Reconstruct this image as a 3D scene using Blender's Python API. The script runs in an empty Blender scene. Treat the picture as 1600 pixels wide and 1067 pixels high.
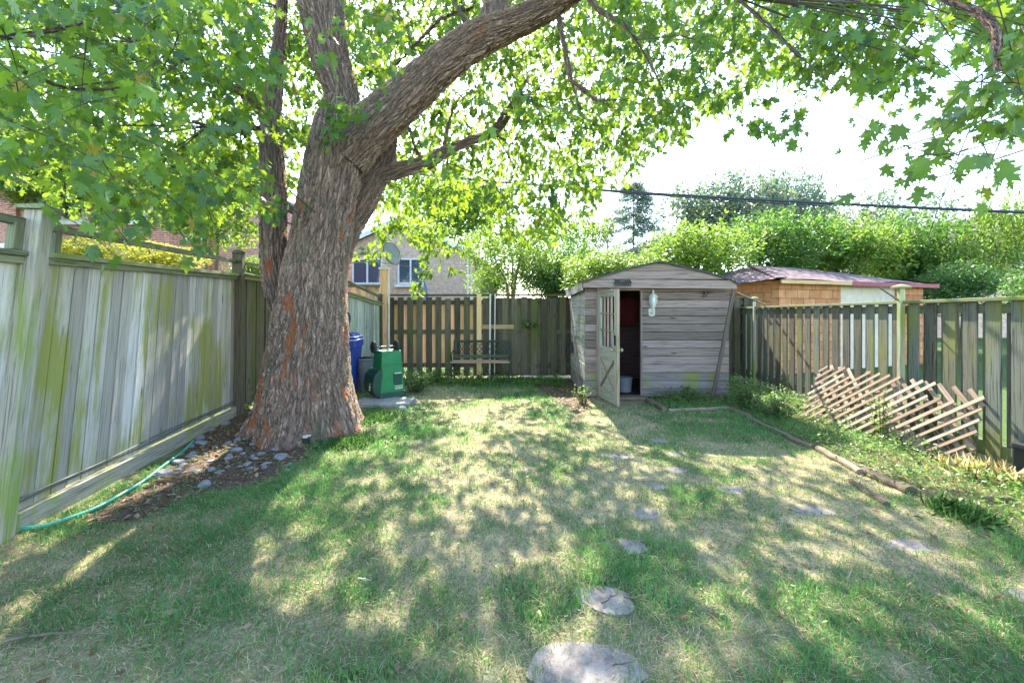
import bpy, bmesh, math, random
import numpy as np
from mathutils import Vector, Matrix, Quaternion
from itertools import product
random.seed(7); rng = np.random.default_rng(7)
scn = bpy.context.scene
col = scn.collection
PI = math.pi
# ------------------------------------------------------------------ camera, sky, sun
cam = bpy.data.cameras.new("camera"); camo = bpy.data.objects.new("camera", cam); col.objects.link(camo)
camo.location = (0, 0, 1.5); camo.rotation_euler = (math.radians(90), 0, 0)
cam.sensor_width = 36; cam.sensor_fit = 'HORIZONTAL'; cam.lens = 36 * 700 / 1600
cam.shift_y = -53.5 / 1600; cam.clip_start = 0.05; cam.clip_end = 2000
scn.camera = camo
SUN_EL, SUN_AZ = math.radians(40), math.radians(-5)      # azimuth from +Y, negative = left
sunv = Vector((math.sin(SUN_AZ) * math.cos(SUN_EL), math.cos(SUN_AZ) * math.cos(SUN_EL), math.sin(SUN_EL)))
w = bpy.data.worlds.new("World"); scn.world = w; w.use_nodes = True
nt = w.node_tree; nt.nodes.clear()
sky = nt.nodes.new('ShaderNodeTexSky'); sky.sky_type = 'NISHITA'; sky.sun_disc = False
sky.sun_elevation = SUN_EL; sky.sun_rotation = SUN_AZ; sky.air_density = 1.0; sky.dust_density = 0.5; sky.ozone_density = 1.2
bg = nt.nodes.new('ShaderNodeBackground'); bg.inputs[1].default_value = 0.13
wo = nt.nodes.new('ShaderNodeOutputWorld')
nt.links.new(sky.outputs[0], bg.inputs[0]); nt.links.new(bg.outputs[0], wo.inputs[0])
sl = bpy.data.lights.new("sun", 'SUN'); sl.energy = 2.9; sl.angle = math.radians(0.6); sl.color = (1.0, 0.93, 0.80)
slo = bpy.data.objects.new("sun", sl); col.objects.link(slo); slo.rotation_euler = sunv.to_track_quat('Z', 'Y').to_euler()
slo.location = sunv * 40
scn.view_settings.view_transform = 'Standard'; scn.view_settings.look = 'None'; scn.view_settings.gamma = 1
scn.view_settings.exposure = 3.05
scn.render.engine = 'CYCLES'
scn.cycles.max_bounces = 7; scn.cycles.transmission_bounces = 6; scn.cycles.diffuse_bounces = 5
scn.cycles.transparent_max_bounces = 8

# ------------------------------------------------------------------ projection helpers (pixel of the 1600 px photo -> world)
def P(px, py, Y): return Vector(((px - 800) / 700 * Y, Y, 1.5 + (480 - py) / 700 * Y))
def G(px, py, z=0.0):
    Y = 700 * (1.5 - z) / (py - 480); return Vector(((px - 800) / 700 * Y, Y, z))

# ------------------------------------------------------------------ noise in numpy
_tab = np.random.default_rng(3).random((256, 256))
def vnoise(x, y):
    xi = np.floor(x).astype(int); yi = np.floor(y).astype(int); fx = x - xi; fy = y - yi
    fx = fx * fx * (3 - 2 * fx); fy = fy * fy * (3 - 2 * fy)
    g = lambda a, b: _tab[a % 256, b % 256]
    return (g(xi, yi) * (1 - fx) + g(xi + 1, yi) * fx) * (1 - fy) + (g(xi, yi + 1) * (1 - fx) + g(xi + 1, yi + 1) * fx) * fy
def fbm(x, y, o=4, s=0):
    t = 0; a = 1; n = 0
    for i in range(o):
        t = t + a * vnoise(x * 2 ** i + 17.3 * (i + s), y * 2 ** i + 9.1 * (i + s)); n += a; a *= .5
    return t / n
def hgt(x, y):
    x = np.asarray(x, float); y = np.asarray(y, float)
    inside = np.clip(1 - (np.maximum(np.abs(x), np.abs(y - 5)) - 7) / 4, 0, 1)
    return (fbm(x * .9 + 40, y * .9 + 40, 3) - .5) * .06 * inside

# ------------------------------------------------------------------ mesh builders
def tag(o, label=None, cat=None, group=None, kind=None):
    if label: o['label'] = label
    if cat: o['category'] = cat
    if group: o['group'] = group
    if kind: o['kind'] = kind
    return o
def empty(name, loc, label, cat, group=None):
    o = bpy.data.objects.new(name, None); col.objects.link(o); o.location = loc; o.empty_display_size = .1
    return tag(o, label, cat, group)
def link(name, me, mat, parent=None, label=None):
    o = bpy.data.objects.new(name, me); col.objects.link(o)
    if mat: me.materials.append(mat)
    if parent is not None:
        o.parent = parent
        o.matrix_parent_inverse = Matrix.Translation(-Vector(parent.location))
    if label: o['label'] = label
    return o
def copy_tree(o, loc, rz=0, sc=1, parent=None):
    c = o.copy(); col.objects.link(c)
    for ch in [x for x in bpy.data.objects if x.parent == o]:
        d = ch.copy(); col.objects.link(d); d.parent = c
    c.location = loc; c.rotation_euler = (0, 0, rz); c.scale = (sc, sc, sc) if not hasattr(sc, '__len__') else sc
    return c
def nrm(v): v = Vector(v); return v.normalized()
def frame(p, q, up=(0, 0, 1)):
    a = (Vector(q) - Vector(p)).normalized(); up = Vector(up)
    if abs(a.dot(up)) > .98: up = Vector((0, 1, 0)) if abs(a.y) < .9 else Vector((1, 0, 0))
    b = a.cross(up).normalized(); c = b.cross(a).normalized()
    return a, b, c
class MB:
    def __init__(s): s.V = []; s.F = []; s.U = []; s.C = []
    def hexa(s, f, A, B, C, ax=1, rnd=None):
        r = random.random() if rnd is None else rnd; r2 = random.random()
        ou, ov = r * 37.0, r2 * 53.0
        b0 = len(s.V); L = []
        for i, j, k in product((0, 1), repeat=3):
            c = (A[i], B[j], C[k]); s.V.append(tuple(f(*c))); L.append(c)
        for q in ((0, 1, 3, 2), (4, 6, 7, 5), (0, 4, 5, 1), (2, 3, 7, 6), (0, 2, 6, 4), (1, 5, 7, 3)):
            s.F.append([b0 + i for i in q])
            for i in q:
                c = L[i]; al = c[ax]; ac = sum(c) - al
                s.U.append((ac + ou, al + ov)); s.C.append((r, r2, 0, 1))
    def box(s, c, size, rz=0, ax=2, m=None, rnd=None):
        c = Vector(c); R = Matrix.Rotation(rz, 3, 'Z') if m is None else m
        s.hexa(lambda x, y, z: c + R @ Vector((x, y, z)), (-size[0] / 2, size[0] / 2), (-size[1] / 2, size[1] / 2), (-size[2] / 2, size[2] / 2), ax, rnd)
    def bar(s, p, q, w_, t, up=(0, 0, 1), rnd=None):
        p = Vector(p); a, b, c = frame(p, q, up); L = (Vector(q) - p).length
        s.hexa(lambda x, y, z: p + a * x + b * y + c * z, (0, L), (-w_ / 2, w_ / 2), (-t / 2, t / 2), 0, rnd)
    def poly(s, pts, uv=None, r=None):
        b0 = len(s.V); s.V += [tuple(p) for p in pts]; s.F.append(list(range(b0, b0 + len(pts))))
        r = random.random() if r is None else r
        for i, p in enumerate(pts):
            s.U.append(uv[i] if uv else (p[0] + p[1], p[2])); s.C.append((r, r, 0, 1))
    def prism(s, pts, d, hz=False):
        d = Vector(d); pts = [Vector(p) for p in pts]; b = [p + d for p in pts]; n = len(pts); r = random.random()
        hu = (lambda q: [(p[2] + r * 31, p[0] + p[1] + r * 17) for p in q]) if hz else (lambda q: None)
        s.poly(pts, uv=hu(pts), r=r); s.poly(b[::-1], uv=hu(b[::-1]), r=r)
        for i in range(n):
            s.poly([pts[i], b[i], b[(i + 1) % n], pts[(i + 1) % n]], r=r)
    def tube(s, pts, rad, seg=8, cap=True, up=(0, 0, 1)):
        pts = [Vector(p) for p in pts]; n = len(pts)
        if not hasattr(rad, '__len__'): rad = [rad] * n
        b0 = len(s.V); r = random.random(); L = 0; pb = None; Ls = []
        for i, p in enumerate(pts):
            t = (pts[min(i + 1, n - 1)] - pts[max(i - 1, 0)]).normalized()
            if pb is None: _, pb, _ = frame(p, p + t, up)
            b = (pb - t * pb.dot(t)).normalized(); c = t.cross(b); pb = b
            if i: L += (p - pts[i - 1]).length
            Ls.append(L)
            for k in range(seg):
                a = 2 * PI * k / seg; s.V.append(tuple(p + (b * math.cos(a) + c * math.sin(a)) * rad[i]))
        for i in range(n - 1):
            for k in range(seg):
                k2 = (k + 1) % seg
                s.F.append([b0 + i * seg + k, b0 + i * seg + k2, b0 + (i + 1) * seg + k2, b0 + (i + 1) * seg + k])
                R = max(rad[i], .004) * 2 * PI / seg
                for (ii, kk) in ((i, k), (i, k + 1), (i + 1, k + 1), (i + 1, k)):
                    s.U.append((kk * R + r * 9, Ls[ii] + r * 7)); s.C.append((r, r, 0, 1))
        if cap:
            for i in (0, n - 1):
                s.F.append([b0 + i * seg + k for k in range(seg)])
                for k in range(seg): s.U.append((0, 0)); s.C.append((r, r, 0, 1))
    def lathe(s, prof, c, seg=16, axis=(0, 0, 1)):
        c = Vector(c); a = Vector(axis).normalized()
        s.tube([c + a * z for r_, z in prof], [max(r_, .0005) for r_, z in prof], seg, True, up=(0, 1, 0) if abs(a.z) > .9 else (0, 0, 1))
    def build(s, name, mat, parent=None, label=None, bevel=0, smooth=False):
        me = bpy.data.meshes.new(name); me.from_pydata(s.V, [], s.F)
        uv = me.uv_layers.new(name='UVMap'); uv.data.foreach_set('uv', np.array(s.U, 'f').ravel())
        ca = me.color_attributes.new('rnd', 'FLOAT_COLOR', 'CORNER'); ca.data.foreach_set('color', np.array(s.C, 'f').ravel())
        bm = bmesh.new(); bm.from_mesh(me); bmesh.ops.recalc_face_normals(bm, faces=bm.faces); bm.to_mesh(me); bm.free()
        if smooth:
            me.polygons.foreach_set('use_smooth', [True] * len(me.polygons))
            try: me.set_sharp_from_angle(angle=math.radians(40))
            except Exception: pass
        o = link(name, me, mat, parent, label)
        if bevel:
            md = o.modifiers.new('bevel', 'BEVEL'); md.width = bevel; md.segments = 1; md.limit_method = 'ANGLE'
        return o
def mesh_np(name, V, T, C=None, smooth=False):
    me = bpy.data.meshes.new(name); k = T.shape[1]
    me.vertices.add(len(V)); me.vertices.foreach_set('co', V.astype('f').ravel())
    me.loops.add(T.size); me.loops.foreach_set('vertex_index', T.astype('i').ravel())
    me.polygons.add(len(T)); me.polygons.foreach_set('loop_start', np.arange(0, T.size, k, dtype='i'))
    if smooth: me.polygons.foreach_set('use_smooth', np.ones(len(T), bool))
    me.update(calc_edges=True)
    if C is not None:
        ca = me.color_attributes.new('rnd', 'FLOAT_COLOR', 'POINT'); ca.data.foreach_set('color', C.astype('f').ravel())
    return me

# ------------------------------------------------------------------ materials
class N:
    def __init__(s, name):
        s.m = bpy.data.materials.new(name); s.m.use_nodes = True; s.t = s.m.node_tree; s.t.nodes.clear()
        s.out = s.t.nodes.new('ShaderNodeOutputMaterial')
    def n(s, typ, **kw):
        nd = s.t.nodes.new('ShaderNode' + typ)
        for k, v in kw.items():
            if k[0] == 'i' and k[1:].isdigit(): s.set(nd.inputs[int(k[1:])], v)
            else: setattr(nd, k, v)
        return nd
    def set(s, sock, v):
        if isinstance(v, bpy.types.NodeSocket): s.t.links.new(v, sock)
        elif isinstance(v, bpy.types.Node): s.t.links.new(v.outputs[0], sock)
        else:
            if hasattr(v, '__len__') and len(v) == 3 and sock.type == 'RGBA': v = (*v, 1)
            sock.default_value = v
    def noise(s, vec, scale, detail=4, rough=.55, dist=0):
        nd = s.n('TexNoise'); s.set(nd.inputs['Vector'], vec); nd.inputs['Scale'].default_value = scale
        nd.inputs['Detail'].default_value = detail; nd.inputs['Roughness'].default_value = rough; nd.inputs['Distortion'].default_value = dist
        return nd.outputs['Fac']
    def mapping(s, vec, scale=(1, 1, 1), loc=(0, 0, 0)):
        nd = s.n('Mapping'); s.set(nd.inputs[0], vec); nd.inputs['Scale'].default_value = scale; nd.inputs['Location'].default_value = loc
        return nd.outputs[0]
    def ramp(s, fac, stops, interp='LINEAR'):
        nd = s.n('ValToRGB'); s.set(nd.inputs[0], fac); cr = nd.color_ramp; cr.interpolation = interp
        while len(cr.elements) < len(stops): cr.elements.new(.5)
        for e, (p, c) in zip(cr.elements, stops):
            e.position = p; e.color = (c, c, c, 1) if not hasattr(c, '__len__') else (*c, 1)
        return nd.outputs[0]
    def mix(s, fac, a, b, blend='MIX'):
        nd = s.n('MixRGB', blend_type=blend); s.set(nd.inputs[0], fac); s.set(nd.inputs[1], a); s.set(nd.inputs[2], b)
        return nd.outputs[0]
    def math(s, op, a, b=0.0):
        nd = s.n('Math', operation=op); s.set(nd.inputs[0], a); s.set(nd.inputs[1], b); return nd.outputs[0]
    def coord(s, w_='Object'): return s.n('TexCoord').outputs[w_]
    def attr(s, n_='rnd'):
        nd = s.n('Attribute'); nd.attribute_name = n_; return nd
    def bump(s, h, strength=.3, dist=.01):
        nd = s.n('Bump'); nd.inputs['Strength'].default_value = strength; nd.inputs['Distance'].default_value = dist; s.set(nd.inputs['Height'], h); return nd.outputs[0]
    def bsdf(s, color, rough=.8, bump=None, metal=0, spec=.5):
        nd = s.n('BsdfPrincipled'); s.set(nd.inputs['Base Color'], color); s.set(nd.inputs['Roughness'], rough)
        nd.inputs['Metallic'].default_value = metal; nd.inputs['Specular IOR Level'].default_value = spec
        if bump is not None: s.set(nd.inputs['Normal'], bump)
        s.t.links.new(nd.outputs[0], s.out.inputs[0]); return nd
def wood(name, c0, c1, algae=0.0, ac=(.16, .20, .03), knots=True, grain=1.0, dark=.45, tint=None, stk=1.0):
    k = N(name); uv = k.n('UVMap').outputs[0]; at = k.attr(); sep = k.n('SeparateColor'); k.set(sep.inputs[0], at.outputs['Color'])
    r = sep.outputs[0]
    g1 = k.noise(k.mapping(uv, (70, 2.2, 1)), 1.0, 6, .65, .6)
    g2 = k.noise(k.mapping(uv, (16, .7, 1)), 1.0, 6, .65, .3)
    base = k.mix(g2, c0, c1)
    if tint: base = k.mix(k.ramp(r, [(.3, 0), (.9, .75)]), base, tint)
    base = k.mix(1.0, base, k.ramp(r, [(0, .55), (.5, .92), (1, 1.28)]), 'MULTIPLY')
    base = k.mix(k.ramp(g1, [(.38, .95 * stk), (.5, 0)]), base, k.mix(1.0, base, (dark, dark, dark), 'MULTIPLY'))
    if knots:
        vo = k.n('TexVoronoi'); k.set(vo.inputs['Vector'], k.mapping(uv, (7, 1.6, 1))); vo.inputs['Scale'].default_value = 1.0
        base = k.mix(k.ramp(vo.outputs['Distance'], [(.06, .85), (.12, 0)]), base, (.05, .04, .035))
    if algae > 0:
        ob = k.coord()
        a1 = k.math('ADD', k.noise(k.mapping(ob, (6, 6, .55)), 1.0, 7, .72), k.math('MULTIPLY', k.math('SUBTRACT', r, .5), .16))
        a2 = k.noise(k.mapping(ob, (1.3, 1.3, 1.3), (5, 2, 1)), 1.0, 2)
        f = k.math('ADD', a1, k.math('MULTIPLY', k.math('SUBTRACT', a2, .5), .6))
        base = k.mix(k.ramp(f, [(.62 - algae * .25, 0), (.78 - algae * .25, .88)]), base, ac)
    st = k.noise(k.mapping(uv, (11, .45, 1)), 1.0, 6, .75, .1)
    base = k.mix(k.ramp(st, [(.28, .6 * stk), (.45, 0)]), base, k.mix(1.0, base, (.5, .5, .52), 'MULTIPLY'))
    k.bsdf(base, .85, k.bump(k.math('ADD', g1, k.math('MULTIPLY', g2, .6)), .35 * grain, .006), spec=.2)
    return k.m
M = {}
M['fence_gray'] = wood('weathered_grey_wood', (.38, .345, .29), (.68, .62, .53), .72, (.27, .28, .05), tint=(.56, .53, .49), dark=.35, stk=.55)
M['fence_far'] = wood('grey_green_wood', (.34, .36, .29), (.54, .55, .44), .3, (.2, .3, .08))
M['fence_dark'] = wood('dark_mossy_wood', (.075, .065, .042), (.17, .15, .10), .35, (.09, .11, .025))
M['fence_rail'] = wood('mossy_rail_wood', (.16, .17, .10), (.30, .31, .19), .6, (.2, .24, .06))
M['post_gray'] = wood('pale_post_wood', (.34, .31, .24), (.56, .51, .41), .62, (.24, .32, .06), knots=False)
M['cedar'] = wood('orange_wood', (.55, .34, .14), (.78, .55, .27), 0, tint=(.70, .38, .24), dark=.6)
M['pine'] = wood('new_pine', (.55, .38, .18), (.72, .52, .28), 0, dark=.7)
M['fence_green'] = wood('treated_green_wood', (.12, .11, .08), (.27, .255, .19), .40, (.20, .20, .05), tint=(.13, .15, .13), dark=.3)
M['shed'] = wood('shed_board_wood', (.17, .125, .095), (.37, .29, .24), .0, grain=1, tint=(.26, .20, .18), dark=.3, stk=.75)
M['shed_low'] = wood('shed_low_board_wood', (.15, .13, .13), (.27, .23, .22), .42, (.2, .22, .05), grain=.8)
M['shed_side_sunlit'] = wood('sunlit_shed_side_wood', (.36, .34, .30), (.58, .54, .48), .1, grain=.8)  # lighter copy of the shed wood, sunlight is put into the colour
M['shed_inner_shade'] = wood('shaded_shed_inner_wood', (.05, .03, .03), (.09, .05, .05), 0)  # inside boards coloured dark to stand for the unlit interior
M['door'] = wood('old_door_wood', (.26, .25, .20), (.46, .44, .36), .3, (.3, .3, .2), knots=False)
M['door_edge'] = wood('bare_door_wood', (.36, .28, .17), (.52, .41, .27), 0, knots=False)
M['lattice'] = wood('lattice_wood', (.22, .15, .10), (.42, .30, .205), .0, knots=False, tint=(.28, .22, .17))
M['log'] = wood('old_log_wood', (.14, .10, .07), (.34, .26, .18), .25, (.12, .13, .05), knots=False, grain=2)
M['brown_bar'] = wood('brown_brace_wood', (.10, .075, .06), (.18, .14, .11), 0, knots=False)
def plain(name, c, rough=.5, metal=0, spec=.5, var=.15, scale=6, bump=0.0):
    k = N(name); n_ = k.noise(k.coord(), scale, 5, .65)
    c1 = tuple(x * (1 - var * 1.5) for x in c)
    b = k.bump(k.noise(k.coord(), scale * 8, 3), bump, .01) if bump else None
    k.bsdf(k.mix(k.ramp(n_, [(.3, 0), (.7, 1)]), c1, c), k.ramp(n_, [(.2, min(rough + .12, 1)), (.8, rough)]), b, metal, spec); return k.m
M['green_bin'] = plain('green_bin_plastic', (.01, .20, .06), .42, var=.2)
M['dark_shaded_green'] = plain('dark_shaded_green_plastic', (.004, .06, .035), .4)  # darker bin green, on the belly it carries painted shadow
M['blue_bin'] = plain('blue_bin_plastic', (.01, .05, .32), .38)
M['black'] = plain('black_plastic', (.015, .017, .02), .45)
M['rubber'] = plain('wheel_rubber', (.03, .025, .022), .75)
M['white'] = plain('white_paint', (.75, .75, .73), .5)
M['cream'] = plain('cream_paint', (.62, .60, .48), .5, var=.25, scale=40)
M['offwhite'] = plain('pale_pipe_plastic', (.68, .66, .58), .5)
M['hose'] = plain('green_hose_rubber', (.06, .42, .30), .35)
M['steel'] = plain('dull_steel', (.16, .18, .17), .5, .6)
M['dishgray'] = plain('dish_grey_metal', (.26, .28, .28), .5)
M['cable'] = plain('black_cable', (.05, .05, .055), .6)
M['iron'] = plain('green_painted_iron', (.02, .05, .035), .5, var=.4, scale=30)
M['benchwood'] = wood('green_bench_slats', (.04, .065, .04), (.12, .14, .09), 0, knots=False)
M['benchseat'] = wood('bare_bench_slats', (.30, .16, .09), (.5, .32, .2), 0, knots=False)
M['redcloth'] = plain('dark_red_cloth', (.10, .006, .01), .9)
M['bluecloth'] = plain('blue_cloth', (.10, .13, .33), .9)
M['red'] = plain('dark_red_paint', (.28, .03, .05), .5)
M['concrete'] = plain('concrete_slab', (.36, .35, .34), .95, var=.3, scale=9, bump=.4)
M['brass'] = plain('tarnished_brass', (.45, .36, .22), .4, .7)
M['grayp'] = plain('grey_pot_plastic', (.16, .18, .20), .6)
M['garage_panel'] = plain('cream_panel', (.62, .53, .41), .6)
M['roofgray'] = plain('grey_roof_shingle', (.24, .23, .22), .9, var=.3, scale=12)
def stone_mat(name, c0, c1):
    k = N(name); o = k.coord(); n1 = k.noise(o, 5, 8, .65); n2 = k.noise(o, 40, 5, .7)
    c = k.mix(k.ramp(n1, [(.3, 0), (.7, 1)]), c0, c1)
    c = k.mix(k.ramp(n2, [(.42, .5), (.55, 0)]), c, k.mix(1., c, (.55, .52, .48), 'MULTIPLY'))
    k.bsdf(c, .9, k.bump(k.math('ADD', n1, k.math('MULTIPLY', n2, .4)), .6, .012), spec=.25); return k.m
M['stone'] = stone_mat('patio_stone', (.17, .14, .12), (.34, .295, .255))
M['rock'] = stone_mat('garden_rock', (.16, .155, .16), (.36, .35, .37))
def brick(name, c1, c2, mo, scale, bw=.5, rh=.25, ms=.02):
    k = N(name); uv = k.n('UVMap').outputs[0]; b = k.n('TexBrick'); k.set(b.inputs['Vector'], uv)
    k.set(b.inputs['Color1'], c1); k.set(b.inputs['Color2'], c2); k.set(b.inputs['Mortar'], mo)
    b.inputs['Scale'].default_value = scale; b.inputs['Mortar Size'].default_value = ms; b.inputs['Brick Width'].default_value = bw; b.inputs['Row Height'].default_value = rh
    n_ = k.noise(k.mapping(uv, (3, 3, 3)), 2, 4)
    k.bsdf(k.mix(.5, b.outputs[0], k.mix(1., b.outputs[0], k.ramp(n_, [(.3, .5), (.7, 1.3)]), 'MULTIPLY')), .9, k.bump(b.outputs['Fac'], -.4, .01), spec=.2); return k.m
M['brick_pink'] = brick('pink_brick', (.54, .35, .25), (.62, .43, .31), (.52, .42, .36), 1, .23, .075, .008)
M['brick_red'] = brick('red_brick', (.42, .13, .09), (.52, .20, .14), (.45, .38, .34), 1, .23, .075, .010)
M['block'] = brick('orange_clay_block', (.44, .18, .075), (.54, .26, .12), (.22, .11, .06), 1, .39, .2, .010)
M['shingle'] = brick('purple_shingle', (.12, .08, .085), (.22, .15, .15), (.04, .03, .03), 1, .3, .14, .012)
def glass():
    k = N('dark_window_glass'); k.bsdf((.05, .07, .11), .06, spec=1.0); return k.m
M['glass'] = glass()
def leafmat(name, dk, lt, tr, tmix=.5, rough=.45):
    k = N(name); a = k.attr(); sp = k.n('SeparateColor'); k.set(sp.inputs[0], a.outputs['Color'])
    c = k.mix(sp.outputs[0], dk, lt)
    c = k.mix(k.ramp(sp.outputs[1], [(.965, 0), (.985, 1)]), c, (.30, .14, .03))
    t = k.mix(sp.outputs[0], tuple(x * .5 for x in tr), tr)
    p = k.n('BsdfPrincipled'); k.set(p.inputs['Base Color'], c); p.inputs['Roughness'].default_value = rough; p.inputs['Specular IOR Level'].default_value = .4
    tl = k.n('BsdfTranslucent'); k.set(tl.inputs[0], t)
    mx = k.n('MixShader'); mx.inputs[0].default_value = tmix
    k.t.links.new(p.outputs[0], mx.inputs[1]); k.t.links.new(tl.outputs[0], mx.inputs[2]); k.t.links.new(mx.outputs[0], k.out.inputs[0]); return k.m
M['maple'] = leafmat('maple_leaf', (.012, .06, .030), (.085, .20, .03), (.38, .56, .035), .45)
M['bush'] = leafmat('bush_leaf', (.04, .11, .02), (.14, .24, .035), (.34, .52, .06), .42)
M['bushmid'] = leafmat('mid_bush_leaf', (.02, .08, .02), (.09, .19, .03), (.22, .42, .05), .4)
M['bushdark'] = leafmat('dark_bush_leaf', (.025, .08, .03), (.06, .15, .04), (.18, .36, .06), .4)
M['silver'] = leafmat('silvery_leaf', (.10, .14, .12), (.16, .22, .15), (.25, .34, .16), .4)
M['gold'] = leafmat('golden_leaf', (.22, .24, .03), (.40, .40, .05), (.62, .62, .08), .5)
M['conifer'] = leafmat('conifer_needle', (.08, .13, .08), (.14, .2, .13), (.2, .28, .14), .45)
M['weed'] = leafmat('weed_leaf', (.06, .15, .035), (.14, .26, .05), (.30, .48, .08), .4)
def grassmat():
    k = N('grass_blade'); a = k.attr(); p = k.n('BsdfPrincipled'); k.set(p.inputs['Base Color'], a.outputs['Color']); p.inputs['Roughness'].default_value = .6; p.inputs['Specular IOR Level'].default_value = .25
    tl = k.n('BsdfTranslucent'); k.set(tl.inputs[0], k.mix(1., a.outputs['Color'], (1.5, 1.5, 1.0), 'MULTIPLY'))
    mx = k.n('MixShader'); mx.inputs[0].default_value = .35
    k.t.links.new(p.outputs[0], mx.inputs[1]); k.t.links.new(tl.outputs[0], mx.inputs[2]); k.t.links.new(mx.outputs[0], k.out.inputs[0]); return k.m
M['grass'] = grassmat()
def groundmat():
    k = N('lawn_ground'); a = k.attr(); o = k.coord()
    n1 = k.noise(o, 60, 6, .75); n2 = k.noise(o, 9, 5, .6)
    c = k.mix(1., a.outputs['Color'], k.ramp(n1, [(.3, .45), (.7, 1.45)]), 'MULTIPLY')
    c = k.mix(1., c, k.ramp(n2, [(.3, .75), (.7, 1.2)]), 'MULTIPLY')
    k.bsdf(c, .95, k.bump(n1, .8, .02), spec=.1); return k.m
M['ground'] = groundmat()
def barkmat():
    k = N('maple_bark'); v = k.attr('bk').outputs['Vector']
    wob = k.n('TexNoise'); k.set(wob.inputs['Vector'], v); wob.inputs['Scale'].default_value = 7; wob.inputs['Detail'].default_value = 3
    off = k.n('VectorMath', operation='MULTIPLY_ADD'); k.set(off.inputs[0], wob.outputs['Color']); off.inputs[1].default_value = (.07, .07, .07); k.set(off.inputs[2], v)
    vw = off.outputs[0]
    n1 = k.noise(k.mapping(vw, (24, 24, 11)), 1.0, 5, .6); n2 = k.noise(k.mapping(vw, (58, 58, 40), (4, 2, 9)), 1.0, 5, .65)
    r1 = k.math('ABSOLUTE', k.math('SUBTRACT', n1, .5)); r2 = k.math('ABSOLUTE', k.math('SUBTRACT', n2, .5))
    f = k.noise(k.mapping(vw, (34, 34, 20)), 1.0, 6, .65)
    big = k.noise(v, 3.2, 4, .6)
    ridge = k.math('MULTIPLY', k.ramp(r1, [(.0, 0), (.03, .35), (.11, 1)]), k.ramp(r2, [(.0, .3), (.07, 1)]))
    h = k.math('MULTIPLY', ridge, k.math('ADD', .35, f))
    c = k.mix(k.ramp(f, [(.3, 0), (.68, 1)]), (.20, .125, .085), (.54, .41, .32))
    c = k.mix(k.ramp(big, [(.35, 0), (.65, .6)]), c, (.40, .26, .19))
    c = k.mix(k.ramp(ridge, [(.05, .85), (.5, 0)]), c, (.06, .043, .038))
    o = k.coord(); mo = k.noise(k.mapping(o, (2, 2, 1), (3, 1, 7)), 1.6, 5, .6)
    c = k.mix(k.ramp(mo, [(.54, 0), (.68, .5)]), c, (.12, .15, .09))
    rp = k.noise(k.mapping(o, (5.5, 5.5, 1.6), (8.3, 2.2, 1.4)), 1.0, 6, .65)
    sz = k.n('SeparateXYZ'); k.set(sz.inputs[0], o); lowz = k.ramp(k.math('MULTIPLY', sz.outputs[2], .25), [(.0, .09), (.35, .06), (.6, .0)])
    rm = k.ramp(k.math('ADD', rp, lowz), [(.61, 0), (.67, .9)])
    c = k.mix(rm, c, k.mix(f, (.22, .06, .025), (.60, .24, .10)))
    k.bsdf(c, .9, k.bump(f, .5, .01), spec=.15)
    d = k.n('Displacement'); k.set(d.inputs['Height'], k.math('SUBTRACT', h, k.math('MULTIPLY', rm, .35))); d.inputs['Midlevel'].default_value = .75; d.inputs['Scale'].default_value = .038
    k.t.links.new(d.outputs[0], k.out.inputs['Displacement']); k.m.displacement_method = 'BOTH'
    return k.m
M['bark'] = barkmat()
M['twig'] = plain('twig_bark', (.10, .075, .055), .9, var=.3, scale=20)
M['palebark'] = plain('pale_twig_bark', (.2, .16, .11), .9, var=.3, scale=20)

# ------------------------------------------------------------------ ground
def inpoly(x, y, poly):
    r = np.zeros(np.shape(x), bool); n = len(poly)
    for i in range(n):
        x1, y1 = poly[i][:2]; x2, y2 = poly[(i + 1) % n][:2]
        c = ((y1 > y) != (y2 > y)) & (x < (x2 - x1) * (y - y1) / (y2 - y1 + 1e-12) + x1); r ^= c
    return r
MULCH = [G(120, 815), G(240, 752), G(300, 690), (-4.1, 6.3), (-3.2, 7.4), (-2.9, 6.3), (-2.3, 4.95), G(480, 712), G(440, 735), G(390, 760), G(300, 775), G(200, 815)]
MULCH2 = [G(815, 592), G(890, 588), (1.3, 7.6), G(925, 640), G(900, 648), G(850, 615)]
TX, TY = -2.56, 5.5
EDGE = [G(1003, 622), G(1040, 645), G(1140, 641), G(1172, 655), G(1275, 706), G(1350, 745), G(1420, 775), G(1500, 812), G(1640, 860)]
BED = EDGE + [(5.2, 2.6), (5.2, 9.4), (3.6, 9.4), (3.6, 7.4), (2.2, 7.4)]
def dry(x, y):
    a = fbm(x * 1.1 + 3, y * 1.1 + 8, 4, 1); b = fbm(x * 4.5, y * 4.5, 3, 5)
    left = 2.0 * np.clip((-x - .5) / 3, 0, 1) * np.clip((4.2 - y) / 3, 0, 1)
    mid = np.exp(-((x - .4) / 1.6) ** 2 - ((y - 6.0) / 1.5) ** 2)
    rt = np.exp(-((x - 2.6) / 1.2) ** 2 - ((y - 3.9) / 1.2) ** 2)
    grn = np.exp(-((x - 2.6) / 1.0) ** 2 - ((y - 6.2) / .9) ** 2) + np.exp(-((x + .2) / 1.6) ** 2 - ((y - 8.8) / .6) ** 2)
    v = (a - .5) * 2.6 + (b - .5) * 1.6 + .42 + .22 * left + .3 * mid + .22 * rt - .4 * grn
    return np.clip(v, 0, 1)
def axis(lo, hi, step, far):
    c = np.arange(lo, hi + step / 2, step); a = [lo]; s_ = step
    l = [];  x = lo
    while x > -far: s_ *= 1.35; x -= s_; l.append(x)
    s_ = step; r = []; x = hi
    while x < far: s_ *= 1.35; x += s_; r.append(x)
    return np.concatenate([np.array(l[::-1]), c, np.array(r)])
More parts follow.
